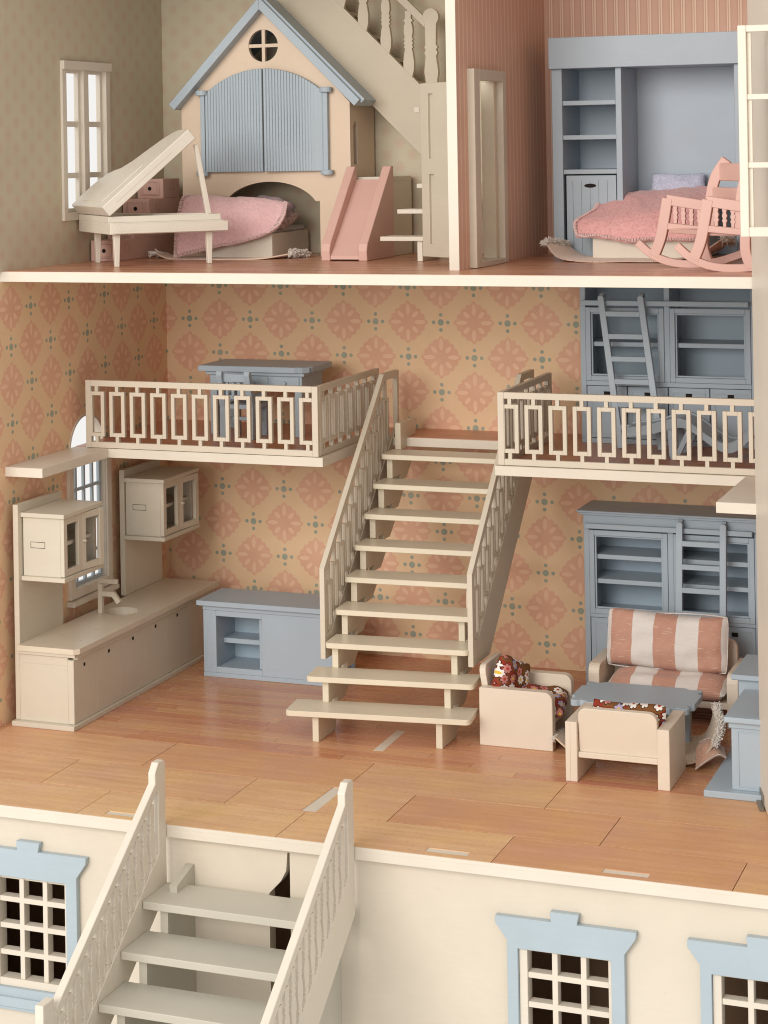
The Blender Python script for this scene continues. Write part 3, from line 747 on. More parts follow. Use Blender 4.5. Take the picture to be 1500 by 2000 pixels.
# ================================================================== BLUE MEDIA CABINET
mc = thing('low_cabinet', 'low grey-blue cabinet with two open cubbyholes beside the staircase', 'cabinet', (19.5, -10, 0))
X0, X1, YF, YB = 11.4, 27.6, -14.5, -9.0
obj('plinth', bx(X0, X1, YF - 0.05, YB, 0.0, 0.5), BLUE, mc)
obj('top_board', bx(X0 - 0.55, X1 + 0.5, YF - 0.6, YB + 0.6, 8.0, 8.55), BLUE, mc)
obj('cornice', bx(X0 - 0.02, X1 + 0.02, YF - 0.1, YB, 7.45, 8.0), BLUE, mc)
obj('side_panel', bx(X0, 12.98, YF, YB, 0.5, 7.45), BLUE, mc)
for i in range(4): obj('groove', bx(11.6 + 0.28 * i, 11.63 + 0.28 * i, YF - 0.012, YF, 0.9, 7.2, 0), BLUEIN, mc)
obj('door_panel', bx(18.55, X1, YF, YF + 0.6, 0.5, 7.45), BLUE, mc)
obj('face_frame', bx(12.98, 18.55, YF, YF + 0.55, 6.82, 7.45), BLUE, mc); obj('face_frame', bx(12.98, 18.55, YF, YF + 0.55, 0.5, 1.15), BLUE, mc)
obj('inner_side', bx(18.0, 18.54, YF + 0.56, YB, 0.6, 7.4), BLUE, mc)
obj('shelf', bx(12.99, 18.0, YF + 1.9, YB, 3.4, 3.95), BLUE, mc)
obj('cubby_floor', bx(12.99, 18.0, YF + 0.56, YB, 0.5, 1.1), BLUE, mc)
obj('back_panel', bx(12.98, X1, -9.6, -9.3, 0.5, 7.45, 0), BLUEIN, mc)

# ================================================================== BOOKCASES + LADDERS
def bookcase(label, z0, zc, zw0, zw1, zd1, shelves, ztop, doors):
    t = thing('bookcase', label, 'bookcase', (62.7, -3.5, z0), 0)
    XA, XB, YF, YB = 53.2, 72.3, -6.0, -0.25
    obj('plinth', bx(XA, XB, YF, YB, z0, z0 + 0.55), BLUE, t)
    for a in (XA, XB - 0.6): obj('side_panel', bx(a, a + 0.6, YF, YB, z0 + 0.55, ztop - 1.6), BLUE, t)
    obj('back_panel', bx(XA + 0.6, XB - 0.6, -0.8, -0.3, z0 + 0.55, ztop - 1.6, 0), BLUEIN, t)
    obj('cornice', G().box(XA - 0.02, XB + 0.02, YF - 0.05, YB, ztop - 1.6, ztop - 0.5).box(XA - 0.35, XB + 0.35, YF - 0.4, YB, ztop - 0.5, ztop - 0.22).box(XA - 0.6, XB + 0.6, YF - 0.65, YB, ztop - 0.22, ztop), BLUE, t)
    obj('waist_rail', bx(XA + 0.6, XB - 0.6, YF - 0.02, YB - 0.6, zd1, zw0), BLUE, t)
    obj('middle_post', bx(62.45, 63.05, YF - 0.02, YB - 0.6, zw0, ztop - 1.6), BLUE, t)
    for a, b in ((XA + 0.6, 62.45), (63.05, XB - 0.6)):
        w = obj('door_frame', G().frame(a + 0.02, b - 0.02, zw0 + 0.02, zw1, 0.55, YF - 0.1, YF + 0.35), BLUE, t)
        obj('inner_bead', G().frame(a + 0.58, b - 0.58, zw0 + 0.58, zw1 - 0.56, 0.18, YF + 0.12, YF + 0.3, 0.02), BLUE, w)
        for zs in shelves: obj('shelf', bx(a + 0.05, b - 0.05, YF + 0.45, -0.8, zs - 0.5, zs), BLUE, t)
    obj('ladder_rail', G().box(XA + 0.3, XB - 0.7, YF - 0.75, YF - 0.35, zw1 + 0.25, zw1 + 0.8).box(XA + 0.5, XA + 0.9, YF - 0.4, YF, zw1 + 0.3, zw1 + 0.75).box(XB - 1.3, XB - 0.9, YF - 0.4, YF, zw1 + 0.3, zw1 + 0.75), BLUE, t)
    n = 4; wd = (XB - XA - 1.2) / n
    for i in range(n):
        a = XA + 0.6 + wd * i
        d = obj('lower_door', bx(a + 0.05, a + wd - 0.05, YF + 0.1, YF + 0.5, z0 + 0.6, zd1 - 0.06), BLUE, t)
        obj('panel_bead', G().frame(a + 0.45, a + wd - 0.45, z0 + 1.0, zd1 - 0.5, 0.12, YF + 0.05, YF + 0.1, 0), BLUE, d)
        obj('finger_hole', bx(a + wd / 2 - 0.34, a + wd / 2 + 0.34, YF + 0.06, YF + 0.095, doors - 0.22, doors + 0.22, 0), DARK, d)
    return t
bookcase('grey-blue bookcase with ladder rail on the right mezzanine under the ceiling', HM + 0.02, 0, 33.2, 41.15, 32.7, (37.4,), 45.4, 31.9)
bookcase('tall grey-blue bookcase behind the striped sofa on the ground floor', 0.0, 0, 8.0, 17.05, 7.6, (14.35, 11.7), 19.2, 6.75)
def ladder(label, a, b, wd, n, t0, z0):
    t = thing('ladder', label, 'ladder', (b[0] + wd / 2, b[1], b[2]), 0, 'bookcase ladders')
    a, b = Vector(a), Vector(b); d = (a - b)
    for k in (0, wd):
        o = Vector((k, 0, 0)); u = d.normalized(); q = Matrix((Vector((1, 0, 0)) - u * u.x, u, (Vector((1, 0, 0)) - u * u.x).cross(u))).transposed()
        M = Matrix.Translation(b + o) @ q.to_4x4()
        obj('rail', G().prism(rrect(-0.34, 0.34, 0, d.length, 0.3, '0011', 4), 'z', -0.3, 0.3, 0.04, M=M), BLUE, t)
        tp = a + o; obj('hook', G().prism(arc(0, 0, 0.62, 0, 200, 8) + list(reversed(arc(0, 0, 0.32, 0, 200, 8))), 'x', -0.22, 0.22, 0.0, M=Matrix.Translation(tp + Vector((0, 0.75, -0.35)))), BLUE, t)
    for i in range(n):
        c = b.lerp(a, t0 + (1 - t0 - 0.12) * i / (n - 1))
        obj('rung', bx(c.x + 0.3, c.x + wd - 0.3, c.y - 0.3, c.y + 0.1, c.z - 0.28, c.z + 0.28), BLUE, t)
ladder('grey-blue ladder leaning askew on the mezzanine bookcase', (55.8, -6.95, 42.5), (58.3, -9.0, HM + 0.02), 4.35, 6, 0.14, HM)
ladder('pale blue ladder hooked on the ground floor bookcase behind the sofa', (64.0, -7.0, 18.6), (64.0, -8.6, 0.0), 4.65, 7, 0.1, 0)

# ================================================================== DESK + CHAIR ON THE LEFT MEZZANINE
dk = thing('desk', 'grey-blue writing desk with overhanging top on the left mezzanine', 'desk', (16.5, -8, HM))
Z = HM + 0.02
obj('desk_top', G().prism([(9.5, -3.6), (9.5, -10.9), (21.4, -10.9), (21.9, -10.6), (22.3, -10.9), (23.0, -10.1), (22.6, -9.7), (23.0, -9.3), (23.0, -3.6)], 'z', 33.7, 34.35, 0.05), BLUE, dk)
obj('moulding', bx(10.2, 22.4, -10.4, -4.0, 33.3, 33.7), BLUE, dk)
obj('apron', bx(10.6, 22.0, -10.1, -4.2, 31.6, 33.3), BLUE, dk)
for a in (10.75, 14.5, 18.3):
    d = obj('drawer', bx(a, a + 3.4, -10.25, -10.05, 31.75, 33.2), BLUE, dk)
    obj('knob', G().tube([(a + 1.7, -10.2, 32.5), (a + 1.7, -10.55, 32.5)], 0.2, 8), BLUE, d)
for x in (10.6, 21.1):
    for y in (-10.1, -5.2): obj('leg', bx(x, x + 0.85, y, y + 0.85, Z, 31.6), BLUE, dk)
ch = thing('chair', 'small grey-blue slat-back chair pushed towards the desk behind the mezzanine railing', 'chair', (15.4, -12, HM))
for x in (13.35, 16.75):
    obj('back_leg', G().prism([(-13.5, Z), (-12.8, Z), (-12.6, 29.9), (-13.6, 33.9), (-14.2, 34.2), (-14.35, 33.7), (-13.4, 30)], 'x', x, x + 0.7, 0.05), BLUE, ch)
    obj('front_leg', bx(x, x + 0.65, -9.7, -9.05, Z, 29.8), BLUE, ch)
    obj('arm', bx(x + 0.05, x + 0.6, -12.8, -9.1, 30.9, 31.4), BLUE, ch)
obj('seat', bx(13.3, 17.5, -13.0, -9.0, 29.8, 30.3), BLUE, ch)
obj('top_slat', bx(13.9, 16.9, -13.75, -13.35, 32.9, 33.8), BLUE, ch)
obj('low_slat', bx(13.9, 16.9, -13.3, -12.95, 30.9, 31.4), BLUE, ch)
for i in range(4): obj('back_slat', bx(14.15 + 0.72 * i, 14.5 + 0.72 * i, -13.5, -13.2, 31.3, 33.0), BLUE, ch)
obj('stretcher', bx(13.6, 17.1, -12.0, -11.6, 28.4, 28.8), BLUE, ch)

# ================================================================== CHAISE ON THE RIGHT MEZZANINE
cl = thing('chaise_lounge', 'wavy grey-blue chaise lounge behind the right mezzanine railing', 'lounge chair', (67, -12.5, HM))
prof = [(59.9, 29.55), (61.4, 29.75), (62.9, 30.0), (64.5, 30.5), (66.0, 30.75), (67.2, 30.25), (68.4, 29.4), (69.8, 28.55), (70.9, 28.35), (72.0, 28.9), (73.3, 30.2), (74.8, 32.0), (76.2, 33.6)]
top = [catmull(prof, i / 40) for i in range(41)]
low = [(x + 0.25, z - 1.0) for x, z in top]
obj('seat_shell', G().prism(top + list(reversed(low)), 'y', -15.3, -14.75, 0.04), BLUE, cl)
obj('seat_shell', G().prism(top + list(reversed(low)), 'y', -10.6, -10.05, 0.04), BLUE, cl)
pt = [(x, z - 0.15) for x, z in top]
for k, (a, b) in enumerate(((1, 13), (13, 22), (24, 34), (34, 40))):
    seg = pt[a:b + 1]
    obj('seat_pad', G().prism(seg + [(x + .1, z - 0.3) for x, z in reversed(seg)], 'y', -14.75, -10.6, 0.0), BLUE, cl)
for y in (-15.2, -10.6):
    obj('leg', G().prism([(64.7, 29.6), (65.15, 29.6), (65.6, 27.3), (66.6, 29.4), (67.2, 29.4), (65.9, 26.75), (65.5, Z), (65.05, Z), (64.85, 26.9)], 'y', y, y + 0.5, 0.04), BLUE, cl)
    obj('leg', G().prism([(72.6, 29.2), (73.2, 29.6), (75.0, Z), (74.5, Z)], 'y', y, y + 0.5, 0.04), BLUE, cl)

# ================================================================== SITTING ROOM
def cushion(name, label, mat, loc, rot, w, d, t, seed, group=None, pipe=None, pinch=0.25):
    o = tag(obj(name, pillow(w, d, t, seed=seed, pinch=pinch), mat, smooth=60), label, 'cushion', group)
    o.location = Vector(loc) * CM; o.rotation_euler = tuple(R(a) for a in rot)
    if pipe: obj('piping', piping(w * 0.995, d * 0.995, seed, pinch=pinch), pipe, o, local=True, smooth=60)
    return o
# sofa
sf = thing('sofa', 'cream wooden sofa frame with rounded arms in front of the lower bookcase', 'sofa', (64, -14, 0))
for a in (56.5, 70.75):
    obj('arm', G().prism(rrect(-17.2, -10.2, 0.0, 5.5, 0.9, '0001'), 'x', a, a + 1.15, 0.05), FURN, sf)
obj('back_board', G().prism(rrect(57.7, 70.7, 1.6, 7.5, 0.9, '0011'), 'y', -11.2, -10.5, 0.05), FURN, sf)
obj('seat_board', bx(57.66, 70.74, -17.0, -11.2, 1.9, 2.55), FURN, sf)
cushion('sofa_cushion', 'big rust and white striped back cushion leaning on the sofa', STRIPE, (64.0, -13.7, 7.55), (-10, 0.8, 1), 13.2, 6.0, 2.7, 3, 'striped sofa cushions', WHITEC)
cushion('sofa_cushion', 'flat rust and white striped seat cushion lying on the sofa', STRIPE, (64.4, -15.0, 3.55), (-84, 0, 0), 13.0, 5.6, 2.3, 5, 'striped sofa cushions')
# coffee table
def scallop(x0, x1, y0, y1, r):
    P = []
    for cx, cy, a0 in ((x0, y0, 90), (x1, y0, 180), (x1, y1, 270), (x0, y1, 0)):
        P += [(cx + r * math.cos(R(a0 - 90 * i / 6)), cy + r * math.sin(R(a0 - 90 * i / 6))) for i in range(7)]
    return P
tb = thing('coffee_table', 'grey-blue coffee table with scalloped corners between armchairs and sofa', 'table', (63.5, -25.3, 0))
def corner(cx, cy, sx, sy):
    c = [(0.0, 2.0), (0.22, 1.85), (0.5, 1.5), (0.5, 1.2), (0.3, 0.95), (0.22, 0.62), (0.35, 0.35), (0.62, 0.22), (0.95, 0.3), (1.2, 0.5), (1.5, 0.5), (1.85, 0.22), (2.0, 0.0)]
    return [(cx - sx * a, cy - sy * b) for a, b in c]
pl = corner(69.6, -21.5, 1, 1) + list(reversed(corner(57.5, -21.5, -1, 1))) + corner(57.5, -29.0, -1, -1) + list(reversed(corner(69.6, -29.0, 1, -1)))
obj('table_top', G().prism(pl, 'z', 4.4, 5.0, 0.04), BLUE, tb)
obj('apron', bx(59.2, 68.0, -27.7, -22.9, 3.6, 4.4), BLUE, tb)
for x in (58.9, 67.5):
    for y in (-28.0, -23.4): obj('leg', G().prism([(x, 4.4), (x + 0.9, 4.4), (x + 0.75, 0.0), (x + 0.15, 0.0)], 'y', y, y + 0.85, 0.05), BLUE, tb)
# armchair with its side to us
a1 = thing('armchair', 'cream armchair turned sideways beside the staircase foot', 'armchair', (52.5, -25.5, 0), 0, 'cream armchairs')
for y in (-29.5, -22.6): obj('arm', G().prism(rrect(48.75, 56.2, 0.0, 5.65, 0.8, '0010'), 'y', y, y + 1.05, 0.06), FURN, a1)
obj('back_board', G().prism(rrect(-28.4, -22.65, 1.8, 7.6, 0.8, '0011'), 'x', 0, 0.65, 0.05, M=Matrix.Translation((49.75, 0, 0)) @ Matrix.Rotation(R(-9), 4, 'Y') @ Matrix.Translation((-0.2, 0, 0))), FURN, a1)
obj('seat_board', bx(49.8, 55.7, -28.42, -22.62, 2.0, 2.55), FURN, a1)
cushion('cushion', 'red daisy-print cushion propped against the back of the sideways armchair', FLORAL, (50.95, -26.3, 5.55), (2, 22, 70), 5.3, 4.9, 1.7, 11, 'red daisy-print cushions')
cushion('cushion', 'red daisy-print cushion lying flat on the sideways armchair seat', FLORAL, (53.9, -25.6, 3.75), (-82, 6, 10), 5.4, 5.6, 1.9, 12, 'red daisy-print cushions')
# armchair with its back to us
a2 = thing('armchair', 'cream armchair seen from behind in front of the coffee table', 'armchair', (64.7, -34.3, 0), 0, 'cream armchairs')
for x in (59.75, 68.4):
    am = obj('arm', bx(x, x + 1.12, -37.6, -30.9, 0.0, 5.5, 0.05), FURN, a2)
obj('arm_seam', bx(60.2, 60.23, -37.612, -37.6, 0.05, 5.4, 0), DOORP, am)
obj('back_board', G().prism(rrect(60.92, 68.35, 2.7, 6.85, 0.8, '0011'), 'y', -37.0, -36.35, 0.06, M=Matrix.Translation((0, -36.7, 2.7)) @ Matrix.Rotation(R(6), 4, 'X') @ Matrix.Translation((0, 36.7, -2.7))), FURN, a2)
obj('rear_rail', bx(60.9, 68.38, -37.35, -36.5, 2.2, 2.72, 0.05), FURN, a2)
obj('seat_board', bx(60.9, 68.38, -36.5, -31.2, 2.2, 2.65, 0.05), FURN, a2)
cushion('cushion', 'red daisy-print cushion peeking over the back of the rear-view armchair', FLORAL, (65.2, -35.35, 4.75), (-8, 1.5, 0), 7.3, 4.9, 1.9, 14, 'red daisy-print cushions')

# rug under the table, curling up at the right
rug_rows = [[(56.6, -30.2, 1.5), (59, -30.3, 0.15), (64, -30.6, 0.1), (69, -30.4, 0.2), (70.9, -30.6, 1.0), (72.1, -30.2, 2.3)],
            [(56.2, -27.2, 1.2), (59, -27.2, 0.12), (64, -27.2, 0.1), (69, -27.2, 0.2), (70.9, -27.8, 1.5), (72.3, -28.4, 3.3)],
            [(56.4, -24.2, 0.8), (59, -24.2, 0.1), (64, -24.2, 0.1), (69, -24.2, 0.2), (70.7, -25.3, 1.7), (71.8, -26.4, 3.9)],
            [(57.0, -21.0, 0.4), (59, -21.0, 0.1), (64, -21.0, 0.1), (68.6, -21.2, 0.2), (70.2, -22.6, 1.8), (71.0, -23.9, 4.2)]]
rug_f = sheet(rug_rows, 0, 0, 0)
rg = tag(obj('rug', G().grid(rug_f, 40, 20, 0.16), cloth('tan_rug_weave', (0.60, 0.46, 0.32), (0.66, 0.54, 0.40), 400.0), smooth=60), 'tan woven rug curling up beside the coffee table legs', 'rug')
f1 = obj('fringe', fringe([tuple(rug_f(1, t / 6)) for t in range(7)], [(0.5, -0.4, 0.8)] * 7, 1100, 0.55, 0.05, 4, 1.3), FRINGE, rg, smooth=60); f1['kind'] = 'stuff'
f1 = obj('fringe', fringe([tuple(rug_f(0, t / 6)) for t in range(7)], [(-0.5, -0.4, -0.1)] * 7, 500, 0.4, 0.05, 5, 0.9), FRINGE, rg, smooth=60); f1['kind'] = 'stuff'
sp = tag(obj('napkin', G().grid(sheet([[(70.5, -31.2, 0.1), (71.5, -31.0, 0.9), (72.5, -30.3, 1.4), (73.1, -29.6, 1.0)], [(70.3, -29.9, 1.6), (71.2, -30.0, 2.1), (72.2, -29.6, 1.9), (72.9, -29.0, 1.3)], [(70.3, -28.5, 1.9), (71.2, -28.5, 2.3), (72, -28.4, 2.0), (72.6, -28.2, 1.4)]], 0, 0, 0, 0.03), 18, 14, 0.1), cloth('peach_cloth', (0.60, 0.36, 0.26)), smooth=60), 'crumpled peach cloth corner on the floor by the rug fringe', 'cloth')
st2 = obj('stitching', stitches(sheet([[(70.5, -31.2, 0.1), (71.5, -31.0, 0.9), (72.5, -30.3, 1.4), (73.1, -29.6, 1.0)], [(70.3, -29.9, 1.6), (71.2, -30.0, 2.1), (72.2, -29.6, 1.9), (72.9, -29.0, 1.3)], [(70.3, -28.5, 1.9), (71.2, -28.5, 2.3), (72, -28.4, 2.0), (72.6, -28.2, 1.4)]], 0, 0, 0), ('v0', 'v1'), 26, 0.04), FRINGE, sp, smooth=60); st2['kind'] = 'stuff'

# fireplace
fpl = thing('fireplace', 'pale blue stepped fireplace surround with hearth slab at the right edge', 'fireplace', (75.5, -31, 0))
obj('hearth', bx(72.7, 78.5, -38.2, -23.5, 0.0, 0.62, 0.08), BLUE, fpl)
obj('front_pillar', bx(75.1, 78.5, -37.2, -28.6, 0.62, 6.2), BLUE, fpl)
obj('pillar_panel', G().frame(75.65, 78.4, 0.9, 5.9, 0.1, -37.26, -37.2, 0), BLUE, fpl)
obj('front_moulding', bx(74.9, 78.5, -37.4, -28.6, 6.2, 6.75), BLUE, fpl)
obj('front_mantel', bx(74.55, 78.5, -37.85, -28.2, 6.75, 7.25, 0.08), BLUE, fpl)
obj('chimney_breast', bx(73.95, 78.5, -27.6, -20.8, 0.62, 8.0), BLUE, fpl)
obj('breast_mantel', bx(73.35, 78.5, -28.15, -20.2, 8.0, 8.5, 0.08), BLUE, fpl)

# ================================================================== PLAYROOM (upper left)
PH = -8.0
ph = thing('playhouse', 'cream toy playhouse bunk with blue gable roof and arched ribbed shutters', 'playhouse', (17, -4.5, HU))
Zf = HU + 0.01
archp = [(23.7, Zf), (23.7, 52.9)] + [(17.55 + 6.15 * math.cos(R(t)), 51.4 + 3.75 * math.sin(R(t))) for t in range(24, 157, 6)] + [(11.4, 52.9), (11.4, Zf)]
fac = [(6.5, Zf), (6.5, 64.0), (17.0, 75.0), (27.5, 64.0), (27.5, Zf)] + archp
PHM = paint('playhouse_cream', (0.76, 0.60, 0.45))
circ = [(17.0 + 1.85 * math.cos(R(t)), 70.67 + 1.85 * math.sin(R(t))) for t in range(0, 360, 12)]
obj('gable_front', G().prism(fac, 'y', PH, PH + 0.6, 0, [circ]), PHM, ph)
obj('round_window_bar', bx(16.8, 17.2, PH + 0.05, PH + 0.5, 68.8, 72.5, 0.02), PHM, ph); obj('round_window_bar', bx(15.15, 18.85, PH + 0.06, PH + 0.49, 70.47, 70.87, 0.02), PHM, ph)
obj('attic_shade_back', bx(7.5, 26.5, -1.0, -0.6, 56.0, 68.0, 0), DARK, ph)  # shade inside the attic is put into this panel's near-black colour
swin = [(-7.0, 57.0), (-5.8, 57.0), (-5.8, 61.2), (-6.1, 61.7), (-6.4, 61.85), (-6.7, 61.7), (-7.0, 61.2)]
obj('side_wall', G().prism([(PH + 0.6, Zf), (-0.5, Zf), (-0.5, 64), (PH + 0.6, 64)], 'x', 27.5, 26.95, 0, [swin]), PHM, ph)
obj('window_shade_sheet', bx(26.0, 26.2, -7.3, -5.4, 56.0, 62.5, 0), DARK, ph)  # sheet added behind the side window, its near-black stands for the shade inside
obj('side_wall', bx(6.5, 7.05, PH + 0.6, -0.5, Zf, 64), PHM, ph)
obj('bunk_floor', bx(7.05, 26.95, PH + 0.6, -0.5, 55.2, 55.9), PHM, ph)
obj('corner_post', bx(26.7, 27.45, -2.4, -1.6, 55.6, 63.6), CREAM, ph)
def roof_side(sx, x_eave, label):
    ax, az = 17.2, 76.1
    ez = 64.2
    n = Vector((ez - az, 0, -(x_eave - ax))).normalized() * (0.95 if sx > 0 else -0.95)
    pl = [(ax, az), (x_eave, ez), (x_eave + n.x, ez + n.z), (ax, az - 1.38)]
    o = obj('roof_slope', G().prism(pl, 'y', PH - 1.5, -0.5, 0.04), BLUES, ph)
    return o
roof_side(1, 29.3, ''); roof_side(-1, 5.6, '')
obj('ridge_trim', G().prism([(17.2, 76.45), (29.7, 64.25), (29.3, 63.85), (17.2, 75.7)], 'y', PH - 1.0, PH - 0.75, 0.0), BLUES, ph)
# shutters: ribs of their own
def arch_top(x): return 56.9 + math.sqrt(max(0.0, 11.15 ** 2 - (x - 17.1) ** 2))
for side in (-1, 1):
    for i in range(20):
        g0 = 0.1 if side < 0 else 0.22; x0 = 17.1 + side * (g0 + 0.36 * i); x1 = 17.1 + side * (g0 + 0.36 * (i + 1))
        a, b = min(x0, x1), max(x0, x1)
        za, zb = arch_top(a + 0.03), arch_top(b - 0.03)
        zoff = 0.18 * (i / 19.0) if side > 0 else 0.0
        yo = -0.05 - (0.35 * (1 - i / 19.0) if side > 0 else 0.0)
        if i == 19: za = zb = min(za, zb)
        obj('shutter_rib', G().prism([(a + 0.01, 56.3 - zoff * 0), (b - 0.01, 56.3), (b - 0.01, zb), (a + 0.01, za)], 'y', PH - 0.55 + yo, PH - 0.05 + yo, 0.055), BLUES, ph)
    yo = (-0.05, -0.22)[side > 0]
    xs = sorted((17.1 + side * 0.12, 17.1 + side * 7.3))
    obj('shutter_board', G().prism([(xs[0], 56.35)] + [(xs[1], 56.35)] + [(xs[1] - (xs[1] - xs[0]) * t / 12, arch_top(xs[1] - (xs[1] - xs[0]) * t / 12) - 0.08) for t in range(13)], 'y', PH - 0.42 + yo, PH - 0.08 + yo, 0), BLUES, ph)
    xa = 17.1 + side * 7.37; xb = xa + side * 0.55
    obj('hinge_post', bx(min(xa, xb), max(xa, xb), PH - 0.6, PH - 0.02, 56.0, 65.2), BLUES, ph)
    for z in (55.85, 65.15):
        xc = 17.1 + side * 7.75
        obj('hinge_peg', G().prism([(xc + 0.72 * math.cos(R(t)), PH - 0.55 + 0.55 * math.sin(R(t))) for t in range(0, 360, 20)], 'z', z, z + 0.58, 0.06), BLUES, ph)
# platform behind the slide
obj('platform', G().box(27.55, 32.1, -7.7, -0.8, 55.0, 55.55).box(31.5, 32.1, -7.7, -0.8, Zf, 55.0), CREAM, ph)
obj('platform_side', bx(27.55, 31.5, -7.7, -7.2, Zf, 55.0), CREAM, ph)

sl = thing('slide', 'pink toy slide leading down from the playhouse', 'slide', (29.9, -12, HU))
side = [(-16.4, Zf), (-16.5, 47.7), (-16.25, 48.5), (-8.7, 56.75), (-8.0, 56.75), (-8.0, Zf)]
for x in (27.3, 31.6): obj('side_board', G().prism(side, 'x', x, x + 1.0, 0.06), PINK, sl)
obj('chute', G().prism([(-16.3, Zf + 0.15), (-16.3, 47.15), (-8.3, 55.3), (-8.3, 54.6), (-15.6, Zf + 0.15)], 'x', 28.3, 31.6, 0.02), PINK, sl)

# chest of stepped drawers in the corner
sd = thing('stepped_chest', 'pink stepped chest of drawers in the corner behind the grand piano', 'chest', (2, -11, HU))
ys = [-18.6, -14.8, -11.0, -7.4]; zs = [48.95, 51.15, 53.35, 55.6]
for i, (y, z) in enumerate(zip(ys, zs)):
    zb = Zf if i == 0 else zs[i - 1]
    obj('step_body', bx(0.25, 3.65, y, -3.2, zb + 0.003, z, 0.04), PINKD, sd)
    d = obj('drawer_front', bx(0.75, 3.15, y - 0.14, y, zb + 0.3, z - 0.25, 0.04), PINKD, sd)
    obj('drawer_bead', G().frame(0.95, 2.95, zb + 0.45, z - 0.4, 0.05, y - 0.165, y - 0.14, 0), paint('pink_shadow_line', (0.45, 0.25, 0.20)), d)
    obj('knob_hole', G().prism([(1.95 + 0.24 * math.cos(R(t)), (zb + z) / 2 + 0.24 * math.sin(R(t))) for t in range(0, 360, 24)], 'y', y - 0.16, y - 0.13), DARK, d)
    obj('tenon_mark', G().frame(y + 1.6, y + 2.7, z - 1.3, z - 0.5, 0.04, 3.65, 3.662, 0, 'x'), paint('pink_shadow_line', (0.45, 0.25, 0.20)), sd)

# grand piano (local frame: u along the keyboard, v towards the tail)
pn = thing('grand_piano', 'cream toy grand piano with raised lid standing at the front of the playroom', 'piano', (9.0, -30.0, HU), R(45))
L0 = 12.6
curve = [(0, 0), (L0, 0), (L0, 3.0), (12.2, 4.3), (11.0, 5.6), (9.2, 6.7), (7.4, 7.7), (6.3, 9.0), (5.9, 10.6), (5.2, 12.0), (3.6, 12.7), (1.5, 12.7), (0, 12.3)]
z0 = 3.45
obj('case', G().prism(curve, 'z', z0, z0 + 1.25, 0.05), IVORY, pn, local=True)
inset = [(0.45, 0.9), (L0 - 0.5, 0.9), (L0 - 0.5, 3.0), (11.8, 4.1), (10.6, 5.3), (8.8, 6.3), (7.0, 7.3), (5.9, 8.7), (5.4, 10.4), (4.7, 11.6), (3.4, 12.2), (1.6, 12.2), (0.45, 11.9)]
rim = G().prism([(0, 0.6)] + [(L0 - 0.1, 0.6)] + curve[2:], 'z', z0 + 1.25, z0 + 1.9, 0.03, [inset]); obj('rim', rim, IVORY, pn, local=True)
obj('key_slip', bx(0.35, L0 + 0.35, -0.45, 0.0, z0 + 0.1, z0 + 1.15, 0.04), IVORY, pn, local=True)
for i in range(24):
    a = 0.75 + 0.47 * i
    obj('key', bx(a + 0.02, a + 0.44, -0.462, -0.44, z0 + 0.35, z0 + 0.85, 0.02), IVORY, pn, local=True)
def leg(u, v):
    obj('leg', G().prism([(-0.36, z0), (0.36, z0), (0.22, 0.01), (-0.22, 0.01)], 'y', v - 0.32, v + 0.32, 0.05, M=Matrix.Translation((u, 0, 0))), IVORY, pn, local=True)
leg(0.9, 0.9); leg(L0 - 1.4, 0.9); leg(1.5, 10.2)
LM = Matrix.Translation((0, 0.0, z0 + 1.95)) @ Matrix.Rotation(R(-40), 4, 'Y')
lidc = [(u, v) for u, v in curve]
lid = obj('lid', G().prism(lidc, 'z', 0, 1.3, 0.08, M=LM), IVORY, pn, local=True)
obj('lid_seam', G().box(1.5, 9.5, -0.012, 0.0, 0.62, 0.66, 0, M=LM), DOORP, lid, local=True)
obj('lid_panel', G().prism([(0.8, 2.2), (6.8, 2.2), (6.0, 7.0), (4.6, 9.6), (0.8, 9.6)], 'z', 1.3, 1.36, 0.0, M=LM), IVORY, lid, local=True)
obj('prop_stick', G().prism([(-0.28, 0), (0.28, 0), (0.22, 7.6), (-0.22, 7.6)], 'y', -0.25, 0.25, 0.04, M=Matrix.Translation((11.2, 0.9, z0 + 1.9)) @ Matrix.Rotation(R(-10), 4, 'Y')), IVORY, pn, local=True)

